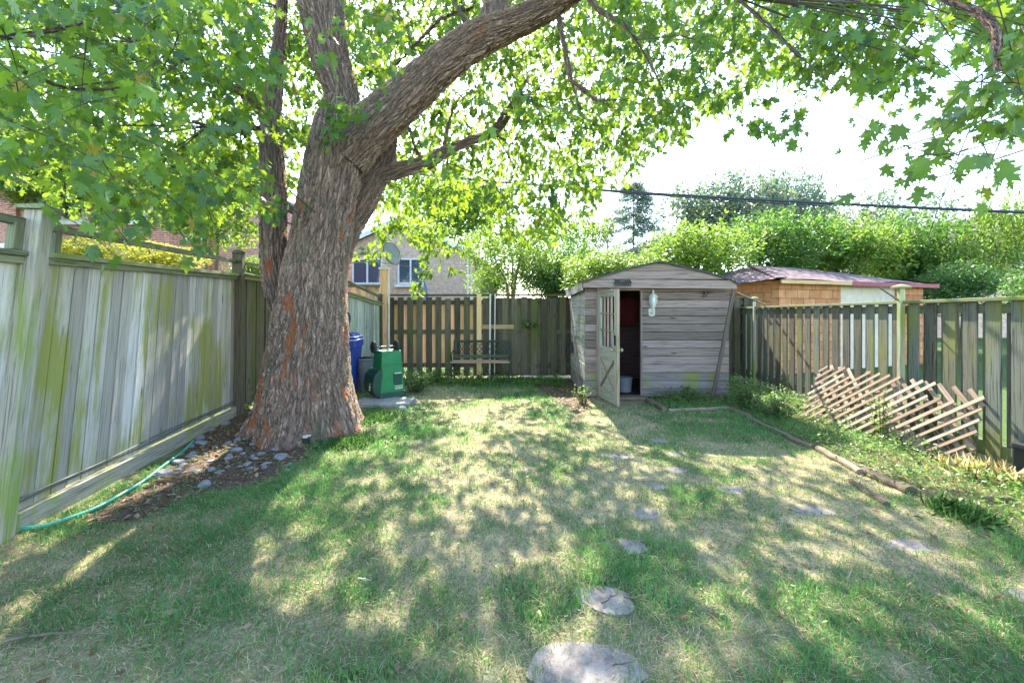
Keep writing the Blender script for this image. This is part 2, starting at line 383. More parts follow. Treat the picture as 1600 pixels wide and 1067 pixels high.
gx = axis(-5.5, 6.5, .06, 400); gy = axis(-1.5, 11, .06, 600)
X, Yg = np.meshgrid(gx, gy); Z = hgt(X, Yg)
nx, ny = len(gx), len(gy)
idx = np.arange(nx * ny).reshape(ny, nx)
T = np.stack([idx[:-1, :-1], idx[:-1, 1:], idx[1:, 1:], idx[1:, :-1]], -1).reshape(-1, 4)
xs, ys = X.ravel(), Yg.ravel(); d = dry(xs, ys)[:, None]
C = (1 - d) * np.array([.12, .14, .06]) + d * np.array([.33, .28, .165])
mu = inpoly(xs, ys, MULCH) | inpoly(xs, ys, MULCH2) | ((xs - TX) ** 2 + (ys - TY) ** 2 < .8)
C[mu] = (.13, .095, .07)
bed = inpoly(xs, ys, BED); C[bed] = C[bed] * .5 + np.array([.10, .085, .05]) * .5
outy = (ys > 9.8) | (xs > 5.3) | (xs < -4.6); C[outy] = (.07, .11, .03)
C = np.concatenate([C, np.ones((len(C), 1))], 1)
go = link('lawn', mesh_np('lawn', np.stack([xs, ys, Z.ravel()], 1), T, C, True), M['ground']); go['kind'] = 'structure'

# ------------------------------------------------------------------ stepping stones
STONES = []
def stepping(px0, px1, py0, py1, label, mat='stone', grp='stepping stones sunk in the lawn', seed=0):
    a, b = G((px0 + px1) / 2, py0), G((px0 + px1) / 2, py1)
    cy = (a.y + b.y) / 2; cx = ((px0 + px1) / 2 - 800) / 700 * cy; wx = (px1 - px0) / 700 * cy / 2; wy = max((a.y - b.y) / 2, .1)
    R_ = random.Random(seed); pts = []
    n = 18
    for i in range(n):
        t = 2 * PI * i / n; e = 2.6
        ct, st = math.cos(t), math.sin(t)
        r = (abs(ct) ** e + abs(st) ** e) ** (-1 / e) * (1 + R_.uniform(-.05, .04) + .13 * math.sin(2 * t + seed * 1.7) + .08 * math.sin(3 * t + seed * 2.9))
        pts.append((ct * wx * r, st * wy * r))
    z = float(hgt(cx, cy))
    m = MB(); m.prism([(x, y, -.04) for x, y in pts], (0, 0, .050)); 
    o = m.build('stepping_stone', M[mat], None, bevel=.006); o.location = (cx, cy, z)
    tag(o, label, 'stepping stone', grp)
    o.location.z -= .005
    if seed > 2: o.location.z -= .004; o.scale = (.92, .85, 1)
    STONES.append((cx, cy, wx, wy))
stepping(832, 992, 1003, 1085, 'large flat grey stepping stone at the bottom edge of the picture', seed=1)
stepping(902, 988, 916, 958, 'grey stepping stone scattered with dead twigs, second from the bottom', seed=2)
stepping(942, 1015, 840, 866, 'worn stepping stone half buried in grass, third from the bottom', seed=3)
stepping(966, 1036, 791, 810, 'pale worn stepping stone, fourth from the bottom of the path', seed=4)
stepping(1232, 1300, 781, 806, 'smooth pale stepping stone alone in sunlight left of the log border', seed=5)
stepping(1000, 1045, 752, 765, 'half overgrown stepping stone in the middle of the path', seed=6)
stepping(1030, 1075, 728, 740, 'sunlit stepping stone at the edge of the shed shadow', seed=7)
stepping(950, 992, 709, 719, 'small sunlit stepping stone left of the shed shadow', seed=8)
stepping(1028, 1072, 703, 713, 'shaded stepping stone in front of the shed wall', seed=9)
stepping(1012, 1044, 683, 690, 'stepping stone nearest the shed door in the shade', seed=10)
stepping(1120, 1168, 758, 769, 'sandy stepping stone between the path and the log border', seed=11)
stepping(1390, 1455, 840, 862, 'sunlit half buried stepping stone at the right of the lawn', seed=12)
stepping(1582, 1650, 915, 955, 'stepping stone cut by the right edge of the picture', seed=13)
slab = MB(); g = G(602, 634); slab.box((0, 0, .02), (.85, .5, .07)); so = slab.build('concrete_slab', M['concrete'], bevel=.008); so.location = (g.x - .05, g.y + .15, 0)
tag(so, 'grey concrete slab lying under the upturned green bin', 'slab')

# ------------------------------------------------------------------ grass
def make_grass():
    out_V, out_T, out_C = [], [], []; base = 0
    bands = [(1.6, 2.6, 12500, .85), (2.6, 3.8, 9500, 1.0), (3.8, 5.5, 6000, 1.35), (5.5, 9.4, 3200, 2.1)]
    for y0, y1, dens, wk in bands:
        x0, x1 = -1.2 * y1 - .1, 1.2 * y1 + .1; x0 = max(x0, -4.2); x1 = min(x1, 5)
        n = int((x1 - x0) * (y1 - y0) * dens)
        x = rng.uniform(x0, x1, n); y = rng.uniform(y0, y1, n)
        k = np.abs(x) < 1.2 * y + .15
        k &= x > -3.30 - .08 * (y - 2.93); k &= x < 4.15 + .067 * y
        k &= ~((y > 6.3) & (x < -2.75)); k &= ((x - TX) / .62) ** 2 + ((y - TY) / .55) ** 2 > 1
        inm = inpoly(x, y, MULCH) | inpoly(x, y, MULCH2); k &= ~inm | (rng.random(n) < .06)
        inb = inpoly(x, y, BED); k &= ~inb | (rng.random(n) < .5)
        k &= ~((x > 1.15) & (x < 3.65) & (y > 7.3)); k &= ~((x > 1.3) & (x < 2.3) & (y > 6.8))
        for cx, cy, wx, wy in STONES:
            q = (np.abs((x - cx) / (wx * .97)) ** 2.4 + np.abs((y - cy) / (wy * .95)) ** 2.4)
            k &= ~(q < 1) | ((q > .35) & (rng.random(n) < .55)) | (rng.random(n) < .03)
        d = dry(x, y); k &= rng.random(n) > d * .35 - .02
        clump = fbm(x * 6, y * 6, 3, 9); k &= rng.random(n) < .35 + clump * 1.1
        x, y, d, inb, clump = x[k], y[k], d[k], inb[k], clump[k]; n = len(x)
        h = rng.uniform(.014, .050, n) * np.where(rng.random(n) < .06, 1.7, 1) * (.55 + clump) * (1.15 - .35 * d) * np.where(inb, 1.6, 1); 
        straw = rng.random(n) < (.30 + .45 * d + .5 * (fbm(x * 9, y * 9, 2, 14) - .5))
        lean = np.where(straw, rng.uniform(.7, 1.8, n), rng.uniform(.15, 1.1, n))
        wd = rng.uniform(.0012, .0024, n) * wk * (1 + .3 * (y - y0) / (y1 - y0))
        th = rng.uniform(0, 2 * PI, n) ; ldir = np.stack([np.cos(th), np.sin(th)], 1)
        ph = rng.uniform(0, 2 * PI, n); wdir = np.stack([np.cos(ph), np.sin(ph)], 1)
        z = hgt(x, y)
        B = np.stack([x, y, z - .002], 1)
        def at(f, wf):
            c = B.copy(); s_ = f * f
            c[:, :2] += ldir * (h * lean * s_ * .9)[:, None]; c[:, 2] += h * f * np.where(straw, .45, 1)
            o = np.zeros((n, 3)); o[:, :2] = wdir * (wd * wf)[:, None]; return c - o, c + o
        a0, a1 = at(0, 1); b0, b1 = at(.55, .85); c0, _ = at(1, 0)
        V = np.stack([a0, a1, b0, b1, c0], 1).reshape(-1, 3)
        i = np.arange(n) * 5 + base
        T = np.concatenate([np.stack([i, i + 1, i + 3], 1), np.stack([i, i + 3, i + 2], 1), np.stack([i + 2, i + 3, i + 4], 1)])
        r = rng.random((n, 1)); g_ = fbm(x * 1.7 + 30, y * 1.7, 3, 3)[:, None]
        grn = (1 - r) * np.array([.06, .17, .045]) + r * np.array([.14, .29, .085]); grn = grn * (.75 + .6 * g_) + np.clip(g_ - .5, 0, 1) * np.array([.03, .02, .0])
        blu = (rng.random((n, 1)) < .2); grn = np.where(blu, grn * np.array([.75, .95, 1.5]), grn)
        st = (1 - r) * np.array([.32, .26, .14]) + r * np.array([.60, .52, .32])
        Cc = np.where(straw[:, None], st, grn)
        Cc = np.concatenate([Cc, np.ones((n, 1))], 1)
        out_V.append(V); out_T.append(T); out_C.append(np.repeat(Cc, 5, 0)); base += n * 5
    me = mesh_np('grass', np.concatenate(out_V), np.concatenate(out_T), np.concatenate(out_C))
    o = link('grass', me, M['grass']); tag(o, 'short patchy green and straw coloured grass of the lawn', 'grass', kind='stuff')
make_grass()

# ------------------------------------------------------------------ leaf card meshes
def fan(outline, centre, cup=.18, droop=.25):
    pts = [centre] + outline; V = np.array([[x, y, -cup * abs(x) * 1.2 - droop * max(y, 0) ** 2] for x, y in pts], float)
    n = len(outline); T = np.array([[0, 1 + i, 1 + (i + 1) % n] for i in range(n)]); return V, T
_h = [(.03, 0), (.30, -.10), (.27, .07), (.42, .10), (.24, .20), (.62, .42), (.40, .46), (.46, .60), (.16, .46), (.30, .76), (.14, .74)]
MAPLE_HI = fan([(0, 0)] + _h + [(0, 1.05)] + [(-x, y) for x, y in _h[::-1]], (0, .28))
_l = [(.30, -.08), (.17, .15), (.58, .42), (.18, .45), (.28, .75)]
MAPLE_LO = fan([(0, 0)] + _l + [(0, 1.05)] + [(-x, y) for x, y in _l[::-1]], (0, .28))
OVAL = (np.array([[0, 0, 0], [.26, .4, .06], [0, 1, -.08], [-.26, .4, .06]], float), np.array([[0, 1, 2], [0, 2, 3]]))
OVAL6 = (np.array([[0, 0, 0], [.22, .25, .04], [.24, .6, .04], [0, 1, -.1], [-.24, .6, .04], [-.22, .25, .04]], float), np.array([[0, 1, 2], [0, 2, 3], [0, 3, 4], [0, 4, 5]]))
BLADE = (np.array([[0, 0, 0], [.025, .5, .05], [0, 1, -.15], [-.025, .5, .05]], float), np.array([[0, 1, 2], [0, 2, 3]]))
NEEDLE = (np.array([[0, 0, 0], [.07, .5, 0], [0, 1, -.1], [-.07, .5, 0]], float), np.array([[0, 1, 2], [0, 2, 3]]))
def leaves(pos, ax_, nr, size, tpl, r1=None):
    TV, TT = tpl; n = len(pos)
    ax_ = ax_ / np.linalg.norm(ax_, axis=1, keepdims=True)
    sx = np.cross(ax_, nr); sx /= np.linalg.norm(sx, axis=1, keepdims=True) + 1e-9; nz = np.cross(sx, ax_)
    zs = rng.uniform(-.3, 2.6, n)[:, None, None]
    V = pos[:, None, :] + size[:, None, None] * (TV[None, :, 0:1] * sx[:, None, :] + TV[None, :, 1:2] * ax_[:, None, :] + TV[None, :, 2:3] * zs * nz[:, None, :])
    T = TT[None] + (np.arange(n) * len(TV))[:, None, None]
    r = rng.random(n) if r1 is None else r1
    C = np.stack([r, rng.random(n), r * 0, r * 0 + 1], 1)
    return V.reshape(-1, 3), T.reshape(-1, 3), np.repeat(C, len(TV), 0)
def combine(name, parts):
    b = 0; Vs, Ts, Cs = [], [], []
    for V, T, C in parts:
        Vs.append(V); Ts.append(T + b); Cs.append(C); b += len(V)
    return mesh_np(name, np.concatenate(Vs), np.concatenate(Ts), np.concatenate(Cs))
def rdir(n, r=rng):
    v = r.normal(size=(n, 3)); return v / np.linalg.norm(v, axis=1, keepdims=True)

# ------------------------------------------------------------------ big maple
def cr(pts, n):
    p = np.array(pts, float); p = np.vstack([2 * p[0] - p[1], p, 2 * p[-1] - p[-2]]); out = []
    segs = len(pts) - 1
    for t in np.linspace(0, segs - 1e-6, n):
        i = int(t); u = t - i; a, b, c, d_ = p[i], p[i + 1], p[i + 2], p[i + 3]
        out.append(.5 * ((2 * b) + (-a + c) * u + (2 * a - 5 * b + 4 * c - d_) * u * u + (-a + 3 * b - 3 * c + d_) * u ** 3))
    return np.array(out)
class BarkMB:
    def __init__(s): s.V = []; s.T = []; s.B = []; s.b = 0
    def limb(s, keys, n, seg, flare=0, seed=0, lump=.05):
        q = cr(keys, n); c = q[:, :3]; r = np.maximum(q[:, 3], .004)
        t = np.gradient(c, axis=0); t /= np.linalg.norm(t, axis=1, keepdims=True)
        L = np.concatenate([[0], np.cumsum(np.linalg.norm(np.diff(c, axis=0), axis=1))])
        b = np.array([1., 0, 0]) if abs(t[0][0]) < .8 else np.array([0, 1., 0]); V = []; Bk = []
        a = np.linspace(0, 2 * PI, seg, endpoint=False)
        for i in range(n):
            b = b - t[i] * b.dot(t[i]); b /= np.linalg.norm(b); e = np.cross(t[i], b)
            ca, sa = np.cos(a), np.sin(a)
            l = fbm(3 + ca * 1.6 + seed, 3 + sa * 1.6 + L[i] * 1.1 + seed * 3, 3, seed) - .5
            rr = r[i] * (1 + lump * 4 * l)
            if flare:
                fz = math.exp(-L[i] / .33); rr = rr * (1 + fz * flare * (.22 + .65 * np.abs(np.cos(a * 2.5 + 1.0)) ** 1.5))
            V.append(c[i] + rr[:, None] * (ca[:, None] * b + sa[:, None] * e))
            rb = r[i] ** .6 * .5
            Bk.append(np.stack([ca * rb + seed, sa * rb, np.full(seg, L[i] * .24) + seed], 1))
        idx = np.arange(n * seg).reshape(n, seg); nx_ = np.roll(idx, -1, 1)
        Q = np.stack([idx[:-1], nx_[:-1], nx_[1:], idx[1:]], -1).reshape(-1, 4)
        s.V.append(np.concatenate(V)); s.B.append(np.concatenate(Bk)); s.T.append(Q + s.b); s.b += n * seg
    def build(s, name, mat, parent):
        me = mesh_np(name, np.concatenate(s.V), np.concatenate(s.T), None, True)
        at = me.attributes.new('bk', 'FLOAT_VECTOR', 'POINT'); at.data.foreach_set('vector', np.concatenate(s.B).astype('f').ravel())
        return link(name, me, mat, parent)
def K(px, py, hw, Y): p = P(px, py, Y); hw = hw * .96 * math.cos(math.atan((px - 800) / 700)); return (p.x, p.y, p.z, hw * Y / 700)
tree = empty('maple_tree', (TX, TY, 0), 'huge old maple with furrowed grey bark and spreading green crown over the lawn', 'tree')
D = 5.5
tk = BarkMB()
tk.limb([K(478, 690, 84, D), K(480, 640, 80, D), K(479, 590, 75, D), (K(484, 520, 67, D)), K(490, 440, 57, D), K(502, 370, 52, D), K(512, 310, 50, D), K(522, 255, 49, D), K(531, 205, 44, D), K(536, 160, 34, D)], 420, 260, .66, 1, .03)
tk.limb([K(540, 245, 44, D), K(575, 205, 41, D), K(625, 160, 36, D - .05), K(690, 102, 31, D - .15), K(745, 62, 30, D - .2), K(800, 38, 24, D - .3), K(850, 14, 23, D - .4), K(910, -25, 20, D - .6), K(1000, -80, 17, D - .9), K(1120, -160, 12, D - 1.3)], 300, 130, 0, 2)
tk.limb([K(745, 70, 26, D - .2), K(768, 35, 24, D - .2), K(778, -10, 21, D - .15), K(785, -80, 19, D - .1), K(800, -200, 14, D), K(830, -320, 8, D)], 120, 90, 0, 3)
tk.limb([K(528, 215, 36, D), K(533, 150, 30, D), K(516, 95, 33, D), K(507, 45, 36, D), K(501, 0, 39, D), K(495, -60, 36, D), K(500, -200, 28, D), K(520, -350, 16, D)], 220, 130, 0, 4)
tk.limb([K(500, 540, 20, D + .05), K(512, 470, 24, D + .15), K(522, 420, 25, D + .25), K(536, 370, 26, D + .35), K(560, 320, 29, D + .45), K(581, 283, 25, D + .5), K(600, 256, 18, D + .55), K(614, 200, 11, D + .6), K(640, 120, 9, D + .8)], 200, 110, 0, 5)
tk.limb([K(584, 276, 16, D + .5), K(625, 266, 14, D + .55), K(665, 255, 13, D + .6), K(690, 240, 11, D + .7), K(730, 222, 8, D + .8), K(775, 205, 7, D + .9), K(800, 170, 4, D + 1.1), K(825, 120, 2.5, D + 1.3)], 110, 60, 0, 6, .1)
tk.limb([K(470, 560, 18, D + .1), K(446, 490, 24, D + .12), K(434, 445, 26, D + .12), K(428, 400, 25, D + .1), K(428, 340, 24, D + .1), K(427, 280, 22, D + .1), K(424, 220, 21, D + .1), K(425, 165, 19, D + .1), K(432, 100, 14, D + .1), K(440, 20, 11, D + .1), K(445, -120, 8, D + .1)], 180, 100, 0, 7)
tk.limb([K(425, 175, 13, D + .1), K(398, 158, 12, D), K(372, 142, 9, D - .15), K(345, 130, 7, D - .4), K(290, 90, 5, D - .9), K(200, 60, 4, D - 1.4)], 80, 40, 0, 8, .1)
tk.limb([K(424, 205, 9, D + .1), K(400, 200, 6, D), K(360, 203, 4, D - .2), K(300, 190, 3, D - .6)], 50, 30, 0, 9, .1)
for i, ks in enumerate([
    [K(868, 8, 7, D - .4), K(880, 60, 6, D - .4), K(888, 105, 6, D - .4), K(897, 140, 4, D - .4), K(905, 168, 2, D - .4)],
    [K(893, 128, 5, D - .4), K(918, 146, 5, D - .4), K(935, 160, 4.5, D - .4), K(945, 155, 3, D - .4)],
    [K(640, 200, 4, D + .7), K(650, 235, 4, D + .6), K(662, 252, 4, D + .6)],
    [K(693, 236, 5, D + .7), K(698, 205, 5, D + .75), K(705, 180, 3, D + .8), K(720, 150, 2, D + .9)],
    [K(770, 208, 5, D + .9), K(785, 180, 5, D + .9), K(800, 160, 4, D + .95), K(815, 135, 2.5, D + 1)],
    [K(745, 60, 6, D - .2), K(720, 20, 5, D), K(700, -20, 4, D + .2)],
    [K(740, 12, 4, D), K(690, 30, 4, D + .4), K(660, 60, 3, D + .8), K(610, 110, 3, D + 1)],
    [K(910, -25, 10, D - .6), K(930, 10, 6, D - .7), K(975, 40, 5, D - .8), K(1010, 90, 3, D - .8), K(1040, 150, 2, D - .8)],
    [K(1000, -80, 12, D - .9), K(1100, -30, 7, D - 1.3), K(1180, 20, 4, D - 1.6), K(1250, 90, 2.5, D - 1.9)],
    [K(495, -60, 14, D), K(380, -40, 9, D - .8), K(240, 0, 6, D - 1.6), K(120, 40, 4, D - 2.2), K(0, 60, 3, D - 2.6)],
    [K(290, 90, 4, D - .9), K(230, 130, 3, D - 1.4), K(120, 140, 3, D - 2), K(20, 105, 2, D - 2.4)],
    [K(1120, -160, 12, D - 1.3), K(1300, -60, 9, D - 2.4), K(1420, -20, 6, D - 3.1), K(1540, 30, 3, D - 3.5), K(1560, 110, 2.2, D - 3.6)],
]):
    tk.limb(ks, 50, 16, 0, 11 + i, .12)
trunk = tk.build('trunk', M['bark'], tree)

# --- crown: sprays of leaves along drooping twigs
YM = np.array([[0, 290], [40, 315], [90, 345], [150, 370], [210, 375], [250, 360], [300, 365], [380, 345], [420, 335], [470, 330], [560, 330], [590, 398], [640, 405], [690, 398], [720, 330],
               [760, 365], [800, 395], [880, 390], [900, 370], [940, 325], [985, 290], [1010, 262], [1060, 245], [1100, 205], [1130, 180], [1180, 195], [1200, 150], [1240, 170], [1290, 165], [1335, 150],
               [1360, 185], [1400, 190], [1425, 150], [1432, 60], [1445, 40], [1480, 60], [1500, 110], [1520, 140], [1560, 170], [1600, 190], [1750, 250]], float)
GRID = ["9999999989999999999999999999986789",
        "7789999999999999898999999999986689",
        "8899999999887878899999999999764578",
        "8889999998877877999999998766553467",
        "8888999988776778989998876555551356",
        "8788899887665779999987765444440245",
        "6678899887565679999987654333330133",
        "4567888876545779999765433222220111",
        "3456666555334569999665433222220111"]
def dens(px, py):
    r = min(max(int(py // 50), 0), 8); c = min(max(int(px // 50), 0), 33); return int(GRID[r][c]) / 9
def depth(px, py, R_):
    if px < 400:
        u = R_.random()
        return R_.uniform(2.1, 3.6) if u < .13 + (.06 if px < 250 else 0) else R_.uniform(3.6, 8.5)
    if px < 725 and px > 560 and py > 322: return R_.uniform(9.8, 12)
    if px < 700: return R_.uniform(6.2, 10.5) if R_.random() < .82 else R_.uniform(3.6, 5.0)
    if px < 1000: return R_.uniform(6.0, 11) if R_.random() < .8 or py > 170 else R_.uniform(4, 6)
    if px < 1250: return R_.uniform(5, 9)
    if px < 1430: return R_.uniform(3.6, 6)
    return R_.uniform(3.0, 5.2)
R2 = random.Random(11)
sprays = []
def try_add(px, py, Y, force=False, size=1.0):
    p = P(px, py, Y)
    if p.z > 10.5: return
    sprays.append((p, Y, size))
for i in range(9600):
    px = R2.uniform(-250, 1800); py = R2.uniform(-60, 430)
    q = min(max(px, 0), 1699); ym = np.interp(q, YM[:, 0], YM[:, 1])
    Y = depth(q, py, R2); rad = 60 * 3 / Y
    if py > ym - rad: continue
    if R2.random() > (.86 if px < 430 and py > 60 else (.72 if px > 1000 else 1)) * dens(q, py) ** 1.25 * min(1.0, (Y / 6.5) ** 1.5 + .04): continue
    # keep the trunk and its main limbs readable
    if Y < 5.4:
        if 430 < px < 600 and py > 110 and R2.random() < .97: continue
        if 440 < px < 570 and py <= 110 and R2.random() < .9: continue
        if px >= 560 and px < 930 and abs(py - np.interp(px, [560, 700, 760, 900], [215, 95, 55, -15])) < 95: continue
        if 395 < px < 460 and 140 < py: 
            if R2.random() < .85: continue
    if 565 < px < 725 and py > 322 and Y < 9.8: continue
    if Y > 5.4 and Y < 6.4 and 540 < px < 830 and 180 < py < 420: continue
    try_add(px, py, Y)
# named little sprays seen against the bark, the fence, the house and the sky
for px, py, Y, n_, sp_ in [(545, 175, 4.9, 5, 22), (530, 195, 4.9, 3, 16), (430, 320, 4.8, 4, 22), (440, 190, 5.0, 5, 22), (150, 345, 2.6, 3, 30), (300, 330, 3.2, 5, 30), (200, 330, 3.0, 4, 35), (545, 55, 5, 3, 20),
                           (640, 352, 10.5, 9, 26), (690, 372, 10.8, 8, 22), (600, 358, 10.5, 7, 18), (655, 375, 11, 5, 16), (725, 385, 10.5, 5, 14), (578, 392, 8.6, 5, 12), (668, 385, 8.4, 5, 12), (668, 425, 8.3, 3, 6), (655, 450, 8.3, 2, 6), (700, 418, 8.4, 1, 3), (1490, 255, 2.3, 3, 28), (1435, 268, 2.4, 3, 20), (1540, 245, 2.2, 2, 14), (1500, 190, 2.6, 3, 20),
                           (1245, 182, 3.6, 2, 10), (1385, 190, 3.0, 3, 12), (1180, 195, 4.6, 4, 14), (1440, 130, 4, 3, 20), (1520, 130, 2.2, 5, 30), (1570, 110, 2.2, 5, 30), (1560, 190, 2.8, 4, 30), (1590, 60, 2.0, 4, 30), (1470, 30, 2.4, 4, 30)]:
    for _ in range(n_): try_add(px + R2.uniform(-sp_, sp_), py + R2.uniform(-sp_, sp_) * .7, Y + R2.uniform(-.15, .15), True)
# crown above and around the frame (it shades the lawn)
for i in range(600):
    a = R2.uniform(0, 2 * PI); r = 6.5 * math.sqrt(R2.random()); z = R2.uniform(4.5, 10)
    x, y = -.8 + r * math.cos(a) * 1.05, 4.6 + r * math.sin(a)
    if y > .3 and 480 - 700 * (z - 1.5) / y > -40 and abs(x) < 1.2 * y: continue
    if y < 3.2 or (x > 1.5 and R2.random() < .6): continue
    sprays.append((Vector((x, y, z)), 99, 1.0))
def make_crown():
    hiP, loP = [], []; tw = MB()
    H = {True: [[], [], [], [], []], False: [[], [], [], [], []]}
    for (p, Y, sz) in sprays:
        hi = Y < 4.2
        d_ = Vector((R2.uniform(-1, 1), R2.uniform(-1, 1), R2.uniform(-.9, .1))).normalized(); L = R2.uniform(.25, .5) * sz
        if Y > 50: L *= 1.6
        n = R2.randint(5, 8) if Y < 2.6 else (R2.randint(8, 13) if Y < 50 else 12)
        st = p - d_ * L * .5
        pts = [st, st + d_ * L * .5 + Vector((0, 0, -.01)), st + d_ * L + Vector((0, 0, -.07 * L / .4))]
        if R2.random() < .6 and Y < 50: tw.tube(pts, [.004, .003, .0015], 3, False)
        u = R2.random()
        for i in range(n):
            t = (i + .5) / n; b = st + d_ * L * t + Vector((0, 0, -.07 * t * t))
            o = Vector((R2.gauss(0, 1), R2.gauss(0, 1), R2.gauss(-.35, .6))).normalized()
            b = b + o * R2.uniform(.03, .10) * (2.2 if Y > 50 else 1)
            ax = (o + d_ * .5 + Vector((0, 0, -.55))).normalized()
            nz = Vector((R2.gauss(0, .7), R2.gauss(0, .7), R2.gauss(.7, .5))).normalized()
            h = H[hi]; h[0].append(b[:]); h[1].append(ax[:]); h[2].append(nz[:]); h[3].append(R2.choice((.045, .06, .075, .09, .105, .12)) * R2.uniform(.9, 1.1) * (.9 if Y < 3 else 1) * (1.5 if Y > 50 else (1.0 if Y > 3 else .95)) * (1.12 if 5 < Y < 50 else 1)); h[4].append(min(max(u * .5 + R2.random() * .5, 0), 1))
    parts = [leaves(np.array(h[0]), np.array(h[1]), np.array(h[2]), np.array(h[3]), MAPLE_HI if k_ else MAPLE_LO, np.array(h[4])) for k_, h in H.items()]
    print('leaves', sum(len(h[0]) for h in H.values()))
    me = combine('crown', parts)
    cw = link('crown', me, M['maple'], tree)
    # twigs linking outer sprays back to the limbs
    limbpts = [Vector(v) for v in np.concatenate(tk.V)[::700]]
    near = [s_ for s_ in sprays if s_[1] < 50]
    for s_ in R2.sample([t for t in near if t[1] > 4.4 or t[0].x < -2.2 or t[0].x > 1.5], 240):
        p = s_[0]; q = min(limbpts, key=lambda v: (v - p).length + abs(v.z - p.z) * .5)
        if (q - p).length > 3.6: q = p + (q - p).normalized() * R2.uniform(1, 2)
        m_ = (p + q) / 2 + Vector((R2.uniform(-.2, .2), R2.uniform(-.2, .2), R2.uniform(.0, .3)))
        if (p - q).length > .3 and q.y > 1.5: 
            c_ = cr([tuple(q) + (0,), tuple(m_) + (0,), tuple(p) + (0,)], 7)
            tw.tube([c[:3] for c in c_], [.009, .008, .007, .006, .004, .003, .002], 5, False)
    tw.build('twigs', M['twig'], tree)
make_crown()

# ------------------------------------------------------------------ clover and broad leaved lawn weeds
def clover():
    n = 26000; x = rng.uniform(-4, 4.3, n); y = 1.65 + 7.6 * rng.random(n) ** 1.5
    k = (fbm(x * 2.6 + 9, y * 2.6, 3, 21) > .53) & (rng.random(n) > dry(x, y) * .7) & (x > -3.2 - .08 * (y - 2.93)) & ~inpoly(x, y, MULCH) & ~inpoly(x, y, BED) & ~((x > 1.2) & (y > 7.2))
    for cx, cy, wx, wy in STONES: k &= ((x - cx) / wx) ** 2 + ((y - cy) / wy) ** 2 > .9
    x, y = x[k], y[k]; n = len(x); p = np.stack([x, y, hgt(x, y) + rng.uniform(.008, .035, n)], 1); a = rdir(n); a[:, 2] *= .25
    V, T, C = leaves(p, a, rdir(n) * .3 + np.array([0, 0, 1]), rng.uniform(.010, .024, n) * (1 + y * .08), OVAL6)
    o = link('lawn_clover', mesh_np('lawn_clover', V, T, C), M['weed']); tag(o, 'small broad leaved weeds scattered through the lawn', 'clover', kind='stuff')
clover()
# ------------------------------------------------------------------ fences
def fmap(P0, P1, lean0=(0, 0), lean1=(0, 0), side=1, z0=0, z1=0):
    P0 = Vector((*P0[:2], 0)); P1 = Vector((*P1[:2], 0)); a = P1 - P0; L = a.length; a = a / L; n = Vector((-a.y, a.x, 0)) * side
    l0 = Vector((*lean0, 0)); l1 = Vector((*lean1, 0))
    def f(s, h, d):
        t = s / L; return P0 + a * s + n * d + (l0 * (1 - t) + l1 * t) * (h / 2.1) + Vector((0, 0, h + z0 * (1 - t) + z1 * t))
    return f, L
def interp(a, b, t): return a + (b - a) * t
# left fence, three posts' worth of panels (s runs away from the camera, yard on the right -> side -1)
lf = empty('board_fence', (-3.4, 3.0, 0), 'tall weathered grey board fence streaked with green algae along the left side', 'fence')
def left_panel(P0, P1, l0, l1, h0, h1, mat, t0, t1, rail_mat, seed, kick=True, wb=.142, top=True):
    f, L = fmap(P0, P1, l0, l1, -1); R_ = random.Random(seed)
    m = MB(); s = 0.02
    while s < L - .03:
        w_ = min(wb * R_.uniform(.92, 1.06), L - .02 - s); hh = interp(h0, h1, s / L)
        dd = R_.uniform(-.004, .004)
        m.hexa(f, (s, s + w_ - R_.uniform(.010, .018)), (.13 + R_.uniform(-.004, .01), hh - .04), (.0 + dd, .018 + dd), 1); s += w_
    m.build('board_panel', M[mat], lf, bevel=.003)
    m = MB(); s = -.03
    while s < L - .05: w_ = min(.15, L - s); m.hexa(f, (max(s, .01), s + w_ - .004), (.14, interp(h0, h1, s / L) - .06), (-.028, -.012), 1); s += .152
    m.build('rear_board_panel', M['brown_bar'], lf)  # dark backing boards added so the gaps in the left fence read dark
    m = MB()
    def slope(z_a, z_b, d0, d1, o0=0, o1=0):
        g_ = lambda s_, h, d_: f(s_, interp(h0, h1, s_ / L) + h, d_)
        m.hexa(g_, (o0, L - o1), (z_a, z_b), (d0, d1), 0)
    slope(-.045, .0, .020, .055, .06, .06)         # face rail under the cap
    slope(.001, .035, -.05, .075, .055, .055)      # cap
    slope(-.14, -.05, -.045, -.005, .05, .05)
    m.build('top_rail', M[rail_mat], lf, bevel=.003)
    if top:
        m = MB(); g2 = lambda s_, h, d_: f(s_, interp(t0, t1, s_ / L) + h, d_)
        m.hexa(g2, (.05, L - .05), (-.05, 0), (.0, .038), 0); m.build('upper_rail', M['fence_rail'], lf, bevel=.003)
    if kick:
        m = MB(); m.hexa(f, (.0, L), (-.03, .125), (.028, .062), 0); m.build('kick_board', M['post_gray'], lf, bevel=.003)
        m = MB()
        for hz in (.185, .215):
            m.tube([f(s_, hz + .008 * math.sin(s_ * 3 + hz * 40), .036) for s_ in np.linspace(0, L, 14)], .007, 6)
        m.build('conduit', M['steel'], lf)
